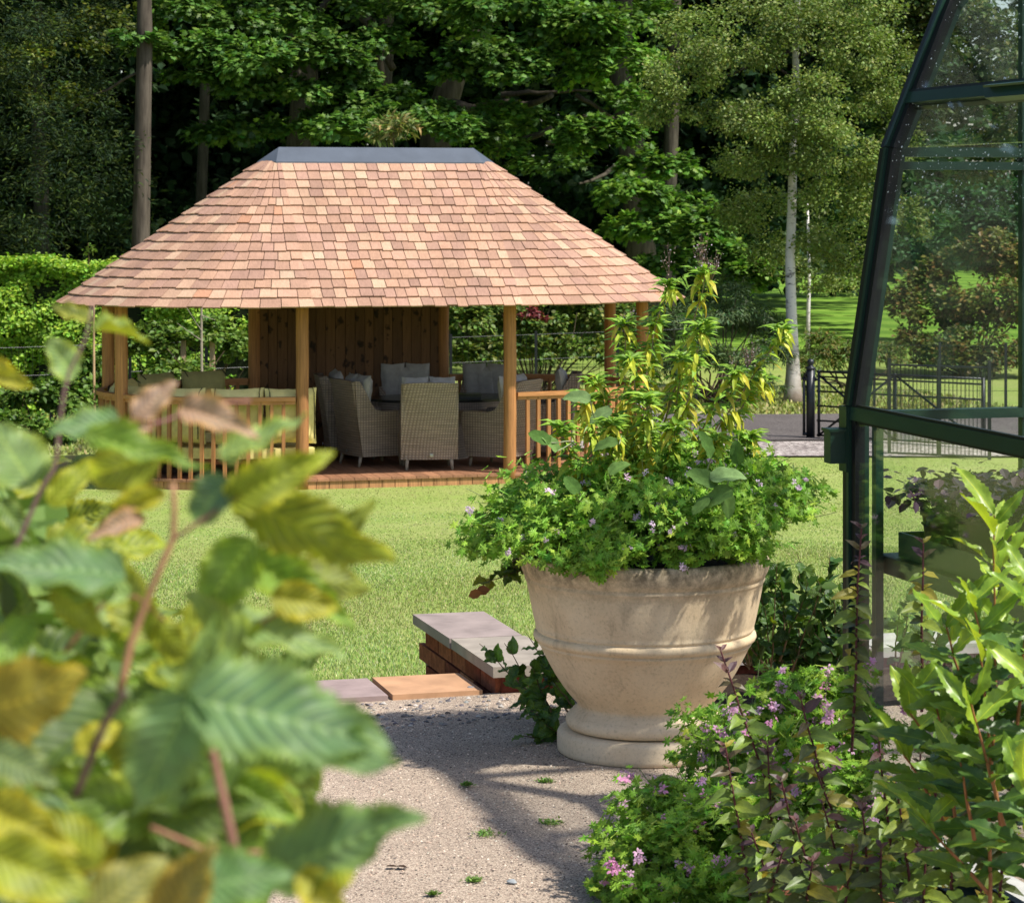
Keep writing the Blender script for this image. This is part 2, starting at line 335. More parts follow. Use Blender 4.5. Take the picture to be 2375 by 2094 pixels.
def lawn_mat():
    m, nt, N, L = new_mat('lawn_turf'); tc = N('ShaderNodeTexCoord')
    n1 = noise(N, L, tc.outputs['Object'], .9, 5, .6); n2 = noise(N, L, tc.outputs['Object'], 30, 4, .75); n3 = noise(N, L, tc.outputs['Object'], 6, 4, .7)
    c = mixc(N, L, ramp(N, L, n1, [(.35, 0.), (.65, 1.)]), (.22, .295, .065), (.285, .325, .10))
    c = mixc(N, L, ramp(N, L, n3, [(.5, 0.), (.75, .5)]), c, (.26, .23, .10))
    c = mulv(N, L, c, ramp(N, L, n2, [(.3, .65), (.7, 1.25)]))
    # mowing stripes far away on the park lawn
    mp = N('ShaderNodeMapping'); mp.inputs['Rotation'].default_value = (0, 0, .5); L(tc.outputs['Object'], mp.inputs[0])
    w = N('ShaderNodeTexWave'); w.bands_direction = 'Y'; w.inputs['Scale'].default_value = .12; w.inputs['Distortion'].default_value = 1.2; L(mp.outputs[0], w.inputs[0])
    sp = N('ShaderNodeSeparateXYZ'); L(tc.outputs['Object'], sp.inputs[0])
    mr = N('ShaderNodeMapRange'); mr.inputs['From Min'].default_value = 48; mr.inputs['From Max'].default_value = 58; L(sp.outputs[1], mr.inputs[0])
    st = mixc(N, L, ramp(N, L, w.outputs['Fac'], [(.3, 0.), (.7, 1.)]), (.10, .20, .022), (.155, .27, .035))
    c = mixc(N, L, mr.outputs[0], c, st)
    p = N('ShaderNodeBsdfPrincipled'); p.inputs['Roughness'].default_value = .9; p.inputs['Specular IOR Level'].default_value = .1; L(c, p.inputs['Base Color']); L(bump(N, L, n2, .5, .02), p.inputs['Normal'])
    out_(nt, p.outputs[0]); return m
M_lawn = lawn_mat()
M_stone = plain_mat('sandstone', None, .8, 0, .2, 7, .75, 1.15, .5, .006)
M_brick = plain_mat('brick', None, .9, 0, .1, 30, .6, 1.25, .6, .005)
M_mortar = plain_mat('mortar', (.24, .19, .14), .95, 0, .1, 60, .7, 1.2, .6, .004)
def birch_mat():
    m, nt, N, L = new_mat('birch_bark'); tc = N('ShaderNodeTexCoord'); sp = N('ShaderNodeSeparateXYZ'); L(tc.outputs['Object'], sp.inputs[0])
    n1 = noise(N, L, tc.outputs['Object'], 5, 6, .75, (1.2, 1.2, 3.2)); n2 = noise(N, L, tc.outputs['Object'], 3, 3, .5)
    c = mixc(N, L, ramp(N, L, n1, [(.36, 1.), (.45, 0.)]), (.62, .58, .54), (.05, .045, .04))
    mr = N('ShaderNodeMapRange'); mr.inputs['From Min'].default_value = 1.3; mr.inputs['From Max'].default_value = .1; L(sp.outputs[2], mr.inputs[0])
    mm = N('ShaderNodeMath'); mm.operation = 'MULTIPLY'; L(mr.outputs[0], mm.inputs[0]); L(ramp(N, L, n2, [(.3, .5), (.55, 1.)]), mm.inputs[1])
    c = mixc(N, L, mm.outputs[0], c, (.16, .12, .09))
    p = N('ShaderNodeBsdfPrincipled'); p.inputs['Roughness'].default_value = .75; L(c, p.inputs['Base Color']); L(bump(N, L, n1, .4, .02), p.inputs['Normal']); out_(nt, p.outputs[0]); return m
M_birch = birch_mat()

# ------------------------------------------------------------------ leaf shapes
def fan(pts, z=None):
    pts = np.array(pts, float); V = np.zeros((len(pts)+1, 3)); V[1:, :2] = pts; V[0] = (0, .35, .06)
    if z is not None: V[1:, 2] = z
    n = len(pts); return V, np.array([[0, 1+i, 1+(i+1) % n] for i in range(n)])
T_diamond = (np.array([[0, 0, 0], [.32, .45, .08], [0, 1, 0], [-.32, .45, .08]]), np.array([[0, 1, 2], [0, 2, 3]]))
T_oval = (np.array([[0, 0, 0], [.3, .25, .06], [.34, .6, .06], [0, 1, -.06], [-.34, .6, .06], [-.3, .25, .06]]), np.array([[0, 1, 2], [0, 2, 3], [0, 3, 4], [0, 4, 5]]))
T_lobed = fan([(0, 0), (.34, .05), (.5, .28), (.3, .42), (.46, .68), (.16, .66), (0, 1), (-.16, .66), (-.46, .68), (-.3, .42), (-.5, .28), (-.34, .05)])
T_lance = (np.array([[0, 0, 0], [.12, .3, .03], [0, .35, -.01], [-.12, .3, .03], [.1, .65, -.03], [0, .7, -.07], [-.1, .65, -.03], [0, 1, -.28]]),
           np.array([[0, 1, 2], [0, 2, 3], [1, 4, 5], [1, 5, 2], [3, 2, 5], [3, 5, 6], [4, 7, 5], [5, 7, 6]]))
def lobed_geranium():
    pts = [(0, 0)]; R = []
    for k in range(5):
        a0 = math.radians(-30+60*k)
        for da, r in ((-24, .42), (-14, .78), (-6, .70), (0, 1.0), (6, .70), (14, .78), (24, .42)):
            pts.append((.55*r*math.cos(a0+math.radians(da)), .42+.55*r*math.sin(a0+math.radians(da))))
    pts = np.array(pts); V = np.zeros((len(pts)+1, 3)); V[1:, :2] = pts; V[0] = (0, .42, -.05)
    rr = np.hypot(V[:, 0], V[:, 1]-.42); V[:, 2] += .12*np.cos(rr*9)*.5
    n = len(pts); return V, np.array([[0, 1+i, 1+(i+1) % n] for i in range(n)])
T_ger = lobed_geranium()
def grid_leaf(name, mat, widthf, nu=6, nv=12, fold=.15, curl=.15, corr=0., teeth=0., wave=0., twist=0., seed=0):
    rs = np.random.default_rng(seed); V = []; UV = []
    for i in range(nv+1):
        v = i/nv; w = widthf(v)
        for j in range(-nu//2, nu//2+1):
            u = j/(nu/2); e = 1+(teeth*(1 if i % 2 else -1) if abs(j) == nu//2 else 0)
            if nv > 40: e += .13*(((v*10) % 1)-.5)*max(0, abs(u)-.5)*2
            x = u*w*e; y = v-.06*abs(u)*w*4*(.5-v)
            z = fold*abs(x)-curl*v*v+corr*math.cos((v*10-abs(u)*2.6)*2*PI)*min(1, w*5)*(abs(u) > .05)+wave*math.sin(v*17+seed)*abs(u)**2+twist*x*(v-.3)
            V.append((x, y, z)); UV.append((u, v))
    m = nu+1; F = [[i*m+j, i*m+j+1, (i+1)*m+j+1, (i+1)*m+j] for i in range(nv) for j in range(nu)]
    b = MB(); b.add(V, F); me = b.mesh(name, mat, True)
    uvl = me.uv_layers.new(name='UVMap'); idx = np.zeros(len(me.loops), 'i'); me.loops.foreach_get('vertex_index', idx)
    uvl.data.foreach_set('uv', np.array(UV)[idx].astype('f').ravel()); return me
f_ovate = lambda v: .29*math.sin(PI*min(1, v**.72))**.8*(1-.25*v)+.004
f_lance = lambda v: .135*math.sin(PI*v**.85)**.9+.003
f_mint = lambda v: .23*math.sin(PI*v**.7)**1.0+.003
f_round = lambda v: .31*math.sin(PI*v**.8)**.55+.004
ME_hazel = [grid_leaf('hornbeam_leaf', M_hazel, f_ovate, 24, 60, rf, cu, .015, .07, .055, tw, k) for k, (rf, cu, tw) in enumerate([(.25, .1, .2), (.6, .3, .4), (-.15, .35, -.4), (.4, -.15, .7), (.9, .35, 0)])]
ME_bay = [grid_leaf('laurel_leaf', M_bay, f_lance, 4, 22, fo, cu, 0, .09, .03, tw, k) for k, (fo, cu, tw) in enumerate([(.3, .1, .3), (.5, .25, -.4), (.2, .0, .5), (.8, .15, 0)])]
ME_mint = [grid_leaf('mint_leaf', M_mint, f_mint, 4, 10, fo, cu, 0, .05, .015, 0, k) for k, (fo, cu) in enumerate([(.3, .3), (.5, .5), (.4, .15)])]
ME_soft = [grid_leaf('felted_leaf', M_soft, f_round, 6, 10, fo, cu, 0, .02, .03, 0, k) for k, (fo, cu) in enumerate([(.2, .2), (.4, .4)])]
ME_lance = [grid_leaf('narrow_leaf', M_mint, lambda v: .12*math.sin(PI*v**.8)**.9+.003, 4, 8, .4, cu, 0, 0, .01, 0, k) for k, cu in enumerate([.25, .5, .8])]
def tpl_mesh(name, tpl, mat):
    b = MB(); b.add(tpl[0], tpl[1]); return b.mesh(name, mat)
ME_ger = tpl_mesh('geranium_leaf', T_ger, M_leaf)
def flower_mesh(name, nfl, seed, spread=.5):
    rs = np.random.default_rng(seed); b = MB()
    for k in range(nfl):
        c = rs.normal(size=3)*spread*.5; c[2] = abs(c[2])*.6; nrm = np.array([c[0], c[1], .6])+rs.normal(size=3)*.25; nrm /= np.linalg.norm(nrm)
        a = np.cross(nrm, [1, .2, .1]); a /= np.linalg.norm(a); bb = np.cross(nrm, a)
        for q in range(5):
            th = q*2*PI/5+rs.random(); d = math.cos(th)*a+math.sin(th)*bb; s = np.cross(nrm, d); l = .42 if q < 2 else .34
            V = [c, c+d*l*.6+s*l*.26+nrm*.1, c+d*l+s*l*.12+nrm*.06, c+d*l-s*l*.12+nrm*.06, c+d*l*.6-s*l*.26+nrm*.1]
            t = np.array([.0, .0, .0])+0
            b.add(V, [[0, 1, 2, 3, 4]], t)
    return b.mesh(name, M_petal)
ME_flower = [flower_mesh('flower', n, s) for n, s in ((4, 1), (6, 2), (3, 3))]

def bases(n, up, rnd_amt, out=None, outw=0.):
    """leaf normals and directions: normals biased upward (and outward), directions drooping outward"""
    N = unit(n)*rnd_amt+np.array([0, 0, up])
    if out is not None: N = N+out*outw
    N /= np.linalg.norm(N, axis=1)[:, None]
    D = unit(n); D[:, 2] = D[:, 2]*.5-.35
    if out is not None: D = D+out*.7
    return D, N
def clump(c, r, n, nsub=14, sub=.22, zlow=-.35):
    """points gathered into sprays round an uneven ellipsoid"""
    c = np.array(c); r = np.array(r); d = unit(nsub*3); d = d[d[:, 2] > zlow][:nsub]
    while len(d) < nsub: d = np.concatenate([d, d])[:nsub]
    rad = rng.uniform(.55, 1.05, (nsub, 1)); cen = c+d*r*rad
    k = rng.integers(0, nsub, n); g = rng.normal(size=(n, 3))*sub*np.array([r.mean(), r.mean(), r.mean()*.62])
    P = cen[k]+g; out = (P-c)/r; out /= np.linalg.norm(out, axis=1)[:, None]+1e-6
    return P, out
def add_clumps(mb, clumps, size, tpl, cols, dens=1., up=.9, ra=.55, outw=.5, var=.25, nsub=14, sub=.22, zlow=-.35):
    for (c, r, n) in clumps:
        n = int(n*dens); P, out = clump(c, r, n, nsub, sub, zlow); D, N = bases(n, up, ra, out, outw)
        mb.leaves(tpl, P, D, N, size*rng.uniform(.65, 1.25, n), jitcol(cols, n, var)*rng.uniform(.8, 1.2))
def wig(p0, p1, k=7, amp=.1):
    t = np.linspace(0, 1, k)[:, None]; P = np.array(p0)*(1-t)+np.array(p1)*t
    w = rng.normal(size=(k, 3))*amp*np.linalg.norm(np.array(p1)-np.array(p0))/k; w[0] = 0
    return P+np.cumsum(w, 0)*.6
def gz(x, y):
    """ground height"""
    q = (x+.067)*-.2672+(y-9.6)*.9636
    q = np.asarray(q, float); t = np.clip((q-.3)/17., 0, 1); t = t*.75+.25*(t*t*(3-2*t))
    return np.where(q < .02, 1.46, 1.33*(1-t))
TH = math.radians(15.5); U = np.array([math.cos(TH), math.sin(TH), 0]); V_ = np.array([-math.sin(TH), math.cos(TH), 0]); P0 = np.array([-.067, 9.6, 0])
def site(p, q, z=0): v = P0+p*U+q*V_; return np.array([v[0], v[1], z])
#@@STRUCTURE
# ------------------------------------------------------------------ the ground
def sheet(name, X, Y, zf, mat, kind='structure', tint=None):
    x, y = np.meshgrid(X, Y); V = np.stack([x, y, zf(x, y)], -1).reshape(-1, 3); n = len(X); m = len(Y)
    i, j = np.meshgrid(np.arange(m-1), np.arange(n-1), indexing='ij'); i = i.ravel(); j = j.ravel()
    b = MB(); b.add(V, np.stack([i*n+j, i*n+j+1, (i+1)*n+j+1, (i+1)*n+j], 1)); return b.obj(name, mat, None, True, kind=kind)
def site_sheet(name, ps, qs, zf, mat):
    p, q = np.meshgrid(ps, qs); P = P0[None, None]+p[..., None]*U+q[..., None]*V_
    P[..., 2] = zf(P[..., 0], P[..., 1]); n = len(ps); m = len(qs)
    i, j = np.meshgrid(np.arange(m-1), np.arange(n-1), indexing='ij'); i = i.ravel(); j = j.ravel()
    b = MB(); b.add(P.reshape(-1, 3), np.stack([i*n+j, i*n+j+1, (i+1)*n+j+1, (i+1)*n+j], 1)); return b.obj(name, mat, None, True, kind='structure')
def lawn_z(x, y):
    z = gz(x, y); z = np.where(z > 1.4, 1.33, z)
    return z+.012*np.sin(x*1.3+y*.4)*np.cos(y*.9)+np.clip(y-62, 0, 200)*.008
site_sheet('lawn', np.concatenate([np.linspace(-700, -20, 8), np.linspace(-18, 22, 60), np.linspace(25, 700, 8)]), np.concatenate([np.linspace(.12, 24, 70), np.linspace(25, 90, 40), np.linspace(100, 1100, 8)]), lawn_z, M_lawn)
def path_z(x, y): return 1.46+.006*np.sin(x*3.1+y*2.3)*np.sin(y*1.7-x)
site_sheet('gravel_path', np.linspace(-16, 12, 120), np.linspace(-14, .03, 90), path_z, M_gravel)
sheet('road', np.linspace(2.0, 60, 30), np.linspace(35.0, 39.3, 4), lambda x, y: lawn_z(x, y)+.03, M_tar)
sheet('gravel_strip', np.linspace(-1, 60, 40), np.linspace(32.9, 34.9, 4), lambda x, y: lawn_z(x, y)+.025, M_gravel2)
# ground in front of the birch: thin dry verge is lawn too

site_sheet('planting_bed', np.linspace(.25, 4.2, 40), np.linspace(-.62, .035, 12), lambda x, y: path_z(x, y)+.02+.012*np.sin(x*17)*np.cos(y*23), M_soil)
# loose stones and weeds on the path
def stones(name, n, area, s0, s1, cols, kw, zoff=0., zf=None):
    b = MB(); ico = np.array([[0, 0, .5], [.6, 0, .1], [.1, .55, .15], [-.5, .3, .1], [-.45, -.4, .12], [.25, -.55, .1], [0, 0, -.3]])
    fc = np.array([[0, 1, 2], [0, 2, 3], [0, 3, 4], [0, 4, 5], [0, 5, 1], [6, 2, 1], [6, 3, 2], [6, 4, 3], [6, 5, 4], [6, 1, 5]])
    x = rng.uniform(area[0], area[1], n); y = rng.uniform(area[2], area[3], n); P = P0+x[:, None]*U+y[:, None]*V_; P[:, 2] = (zf or path_z)(P[:, 0], P[:, 1])+zoff
    D = unit(n); D[:, 2] *= .2; N = unit(n)*.3+[0, 0, 1]
    b.leaves((ico, fc), P, D, N, rng.uniform(s0, s1, n), jitcol(cols, n, .25, .05)); return b.obj(name, M_stone, None, **kw)
stones('path_grit', 26000, (-1.7, 1.3, -3.3, 0.0), .0025, .0075, [(.42, .33, .26), (.28, .225, .18), (.56, .47, .38), (.16, .13, .11), (.5, .38, .29)], dict(kind='stuff'))
stones('path_pebbles', 500, (-1.4, .7, -3.1, 0.0), .004, .010, [(.2, .17, .15), (.5, .42, .34), (.34, .27, .22), (.12, .1, .09)], dict(kind='stuff'))
stones('path_pebbles', 260, (-1.2, .15, -.5, -.02), .008, .022, [(.2, .18, .17), (.35, .31, .28), (.12, .11, .12)], dict(kind='stuff'))
for i, (px, py, s, c, lab) in enumerate([(940, 1377, .022, (.22, .2, .2), 'grey stone lying at the foot of the low brick wall'), (1022, 1760, .014, (.3, .32, .33), 'small grey flat stone on the gravel near the bottom of the view')]):
    D = (EYE-1.465)*FPX/(py*1.16194-HY); p = W(px, py, D); b = MB()
    b.lathe([(0, 0), (s*.9, .1*s), (s, .35*s), (s*.6, .7*s), (0, .8*s)], 9, wob=.15); o = b.obj('loose_stone', M_stone, None, False, c, label=lab, cat='stone'); o.location = p; o.location.z = 1.462; o.rotation_euler = (.1, .05, i)
def weed(px, py, s, lab):
    s *= .8
    D = (EYE-1.465)*FPX/(py*1.16194-HY); p = W(px, py, D); b = MB(); n = 90
    P = p+rng.normal(size=(n, 3))*[s, s, .0]; P[:, 2] = 1.462; Dd = unit(n)*[1, 1, .3]+[0, 0, .45]
    b.leaves(T_diamond, P, Dd, np.tile([0, 0, 1.], (n, 1))+unit(n)*.4, rng.uniform(.011, .02, n), jitcol([(.10, .2, .03), (.16, .24, .05)], n), .6)
    b.obj('weed', M_leaf, None, label=lab, cat='weed', group='small weeds in the gravel')
for a in [(945, 1755, .014, 'green weed tuft in the gravel, nearest the bottom of the view'), (865, 1783, .007, 'tiny weed in the shaded gravel beside the blurred leaves'), (1100, 1640, .024, 'thin grassy weeds in the sunny gravel left of the pink flowers'), (970, 1663, .024, 'sparse grass sprouting in the middle of the gravel path'), (1090, 1558, .014, 'small grass tuft just in front of the urn plinth'), (930, 1565, .01, 'faint grass tuft at the edge of the urn shadow')]: weed(*a)
b = MB(); b.leaves(T_oval, np.array([W(770, 1732, 7.1)*[1, 1, 0]+[0, 0, 1.468], W(790, 1735, 7.1)*[1, 1, 0]+[0, 0, 1.468]]), np.array([[1, .1, 0.], [1, -.2, 0]]), np.array([[0, .1, 1.], [.2, 0, 1]]), .035, np.array([[.05, .03, .02]]*2))
tag(b.obj('dead_leaf', M_dull), 'dark curled dead leaf on the gravel path', 'leaf')

# edging slabs (step down to the lawn) and low brick wall with stone coping
edging = empty('stone_edging', site(-.01, 0, 1.46), TH); tag(edging, 'row of flat sandstone slabs along the edge of the lawn, meeting the low wall', 'edging')
xs = -.03
for i, (w, c) in enumerate([(.36, (.44, .25, .14)), (.42, (.30, .225, .21)), (.6, (.42, .31, .24)), (.5, (.36, .3, .26)), (.62, (.45, .3, .2)), (.55, (.35, .27, .24)), (.6, (.4, .3, .22))]):
    b = MB(); b.prism([(xs, .01+rnd(0, .012)), (xs, .37), (xs-w+.02, .38+rnd(-.01, .01)), (xs-w+.018, .012)], 'z', -.14, .012+rnd(0, .006)); b.obj('slab', M_stone, edging, False, c); xs -= w
b = MB(); b.box((xs, .02, -.2), (-.03, .36, -.004)); b.obj('bedding', M_mortar, edging)
wall = empty('low_brick_wall', site(0, 0, 1.3), TH); tag(wall, 'low L-shaped red brick wall with pale stone coping behind the urn', 'wall')
b = MB(); b.box((.028, .028, -.25), (.252, 1.19, .222)); b.box((.252, .028, -.25), (4.2, .252, .222)); b.obj('mortar', M_mortar, wall)
bm = MB(); bm.box((-.1075, -.012, -.0325), (.1075, .012, .0325)); ME_brick = bm.mesh('brick', M_brick)
bm = MB(); bm.box((-.051, -.012, -.0325), (.051, .012, .0325)); ME_header = bm.mesh('brick', M_brick)
def brick(x, y, z, rz, me):
    c = random.choice([(.20, .055, .03), (.26, .085, .045), (.16, .045, .03), (.3, .12, .07), (.11, .045, .04)])
    M = Matrix.Translation((x, y, z)) @ Matrix.Rotation(rz+rnd(-.01, .01), 4, 'Z'); inst('brick', me, wall, M, c, world=False)
for k in range(6):
    z = .222-.0325-.004-k*.0745
    y = .02+(.054 if k % 2 else .112)
    if k % 2: brick(.02, .074, z, PI/2, ME_header); y = .13+.112
    while y < 1.19:
        brick(.026+rnd(-.002, .003), y, z, PI/2, ME_brick); y += .2255
    for x in (.08, .19): brick(x, 1.184, z, 0, ME_header)
    if k < 3:
        x = .02+(.054 if k % 2 == 0 else .1)
        if k % 2 == 0: brick(.084, .026, z, 0, ME_header); x = .26
        else: x = .142
        while x < 2.4: brick(x, .026+rnd(-.002, .003), z, 0, ME_brick); x += .2255
cx = [(1.24, .62, (.28, .225, .205)), (.615, -.03, (.30, .26, .215))]
for (y1, y0, c) in cx:
    b = MB(); j = [rnd(-.006, .006) for _ in range(8)]
    b.prism([(-.015+j[0], y0+.004), (.285+j[1], y0), (.288+j[2], y1-.004), (-.012+j[3], y1)], 'z', .226, .266); b.obj('coping_stone', M_stone, wall, False, c)
x = .292
for w, c in ((.6, (.34, .30, .26)), (.62, (.31, .27, .25)), (.6, (.42, .40, .36)), (.6, (.4, .36, .3)), (.6, (.42, .36, .32)), (.6, (.4, .36, .3))):
    b = MB(); b.prism([(x+.004, -.03+rnd(0, .01)), (x+w, -.03), (x+w, .28), (x+.004, .285)], 'z', .226, .266+rnd(-.002, .002)); b.obj('coping_stone', M_stone, wall, False, c); x += w+.002

# grass blades
def grass(name, n, pr, qr, h, w, cols, ok=None, fade=None):
    # denser close by
    q = qr[0]+(qr[1]-qr[0])*rng.random(n)**1.25; p = rng.uniform(pr[0], pr[1], n)
    P = P0+p[:, None]*U+q[:, None]*V_
    kp = np.ones(n, bool) if ok is None else ok(P, p, q)
    if fade: kp &= rng.random(len(kp)) < np.clip((q-fade[0])/(fade[1]-fade[0]), 0, 1)
    P = P[kp]; q = q[kp]; n = len(P); P[:, 2] = lawn_z(P[:, 0], P[:, 1])-.003
    hh = h*rng.uniform(.5, 1.3, n); a = rng.uniform(0, 2*PI, n); s = np.stack([np.cos(a), np.sin(a), 0*a], 1); le = unit(n)*[.55, .55, 0]
    ww = w*(1+q*.05)
    V = np.stack([P-s*ww[:, None], P+s*ww[:, None], P+np.array([0, 0, 1])*hh[:, None]+le*hh[:, None]], 1).reshape(-1, 3)
    b = MB(); pn = np.sin(P[:, 0]*2.1+1)*np.cos(P[:, 1]*1.3)*.5+np.sin(P[:, 0]*.7-P[:, 1]*.9)*.5
    t = jitcol(cols, n, .25, .1); t = t*(1+.2*pn[:, None]); t[:, 0] *= 1-.12*pn
    b.add(V, np.arange(3*n).reshape(-1, 3), np.repeat(t, 3, 0)); return b.obj(name, M_dull, None, kind='stuff')
GC = [(.225, .305, .075), (.255, .325, .09), (.295, .345, .12), (.40, .38, .21), (.19, .285, .06)]
def infr(P, p, q): 
    sx = HX+FPX*P[:, 0]/P[:, 1]; wallk = ~((p > -.05) & (p < .32) & (q < 1.27)); return (sx > -900) & (sx < 3100) & wallk
grass('grass', 720000, (-6.5, 5.5), (.37, 13), .018, .0028, GC, infr, (13, 3))
grass('grass', 400000, (-13, 12), (4, 25), .011, .005, GC, lambda P, p, q: (np.abs(P[:, 0]/P[:, 1]) < .33) & ~((np.abs((P[:, 0]+1.627)*U[0]+(P[:, 1]-31.19)*U[1]) < 3.3) & (np.abs((P[:, 0]+1.627)*V_[0]+(P[:, 1]-31.19)*V_[1]) < 1.6)) & (P[:, 1] < 32.8), (4, 10))
grass('grass', 60000, (-12, 16), (24.3, 36), .06, .012, [(.20, .25, .05), (.26, .27, .09), (.33, .3, .15)], lambda P, p, q: (np.abs(P[:, 0]/P[:, 1]) < .22) & ((P[:, 1] > 39.4) | ((P[:, 0] < -3) & (P[:, 1] > 33)) ) & (P[:, 1] < 45))
#@@URN
# ------------------------------------------------------------------ the urn
UX, UY = .441, 8.61; GZ = 1.46
urn = empty('terracotta_urn', (UX, UY, GZ+.004)); tag(urn, 'large cream terracotta urn with a raised band, on a round plinth on the gravel', 'urn')
b = MB(); b.lathe([(0, .0), (.28, .0), (.289, .006), (.291, .02), (.291, .062), (.286, .073), (.27, .078), (.0, .078)], 72); b.obj('plinth', M_terra, urn, True)
prof = [(0, .080), (.235, .080), (.256, .085), (.263, .1), (.262, .115), (.252, .127), (.243, .131), (.240, .139), (.228, .146), (.222, .152), (.228, .165), (.25, .19), (.275, .222), (.3, .26), (.322, .3), (.34, .335), (.35, .355), (.353, .357), (.356, .362), (.352, .366),
        (.358, .370), (.367, .376), (.371, .385), (.369, .396), (.362, .401), (.358, .402), (.360, .408), (.364, .411), (.362, .416), (.366, .43), (.373, .46), (.381, .5), (.389, .54), (.393, .565), (.396, .568), (.400, .576), (.396, .584), (.402, .588), (.409, .604), (.416, .624), (.418, .643), (.414, .656), (.403, .662), (.384, .659), (.368, .64), (.36, .6), (.0, .58)]
b = MB(); b.lathe(prof, 96, wob=.0015); b.obj('body', M_terra, urn, True)
b = MB(); b.lathe([(0, .63), (.2, .632), (.361, .615)], 32); b.obj('compost', M_soil, urn, True)
urn_top = GZ+.66

def geranium(name, label, centre, lumps, nleaf, nobj, size, cols, flowers, fcols, base, group=None, fs=(.022, .036), zl=-.5):
    root = empty(name, base); tag(root, label, 'geranium', group)
    Ps, Os = [], []
    tot = sum(l[2] for l in lumps)
    for (c, r, w) in lumps:
        n = int(nleaf*w/tot); P, o = clump(c, r, n, 60, .13, zl); Ps.append(P); Os.append(o)
    P = np.concatenate(Ps); O = np.concatenate(Os); k = rng.permutation(len(P)); P = P[k]; O = O[k]; n = len(P)
    D, N = bases(n, .65, .5, O, 1.3); N[:, 1] -= .45; S = size*rng.uniform(.6, 1.25, n); T = jitcol(cols, n, .22)
    # the ones that show largest: towards the viewer and outermost
    score = (O*np.array([0, -1, .5])).sum(1)+rng.random(n)*.35; order = np.argsort(-score); big = order[:nobj]; rest = order[nobj:]
    b = MB(); b.leaves(T_ger, P[rest], D[rest], N[rest], S[rest], T[rest]); b.obj('leaves', M_leaf, root, kind='stuff').location = -Vector(base)
    for i in big: inst('leaf', ME_ger, root, frame(P[i], D[i], N[i], S[i]*1.12), T[i])
    b = MB(); cc = np.array(centre)
    for i in order[::max(1, n//500)]: b.tube(wig(cc+(P[i]-cc)*.15*np.array([1, 1, .3]), P[i], 4, .25), [.0022, .0018, .0015, .001], 4, (.14, .18, .06), False)
    b.obj('stems', M_stem, root, kind='stuff').location = -Vector(base)
    for j in range(flowers):
        i = order[rng.integers(0, n//4)] if j % 3 else order[rng.integers(0, n//2)]
        p = P[i]+O[i]*rnd(.02, .055)+np.array([0, -.01, .01]); c = np.array(random.choice(fcols))*rnd(.8, 1.15)
        f = inst('flower', random.choice(ME_flower), root, frame(p, unit(1)[0], O[i]*.7+np.array([0, -.5, .6]), rnd(*fs)*1.5), c)
        bs = MB(); bs.tube([P[i]-O[i]*.03, (P[i]+p)/2, p], .0012, 4, (.2, .2, .08), False)
    return root
gcol = [(.20, .37, .035), (.25, .43, .04), (.16, .31, .03), (.30, .47, .06)]
c0 = (UX, UY, urn_top)
lumps = [((UX, UY, urn_top+.12), (.50, .44, .24), 5), ((UX-.38, UY-.05, urn_top+.05), (.22, .3, .15), 2), ((UX+.40, UY+.05, urn_top+.16), (.18, .28, .12), 2), ((UX-.15, UY-.40, urn_top+.02), (.12, .1, .10), 1.1), ((UX+.05, UY-.3, urn_top+.12), (.35, .15, .13), 2), ((UX+.25, UY-.2, urn_top+.13), (.2, .16, .13), 1.6), ((UX+.20, UY-.33, urn_top+.045), (.17, .07, .07), 1.0), ((UX+.12, UY+.1, urn_top+.24), (.4, .3, .13), 2), ((UX-.3, UY-.22, urn_top+.08), (.2, .2, .14), 1.4)]
geranium('scented_geranium', 'bushy green scented geranium with pale pink flowers spilling over the rim of the big urn', c0, lumps, 12000, 300, .037, gcol, 62, [(.72, .56, .68), (.78, .62, .70), (.66, .48, .60)], (UX, UY, urn_top), fs=(.013, .020), zl=-.28)

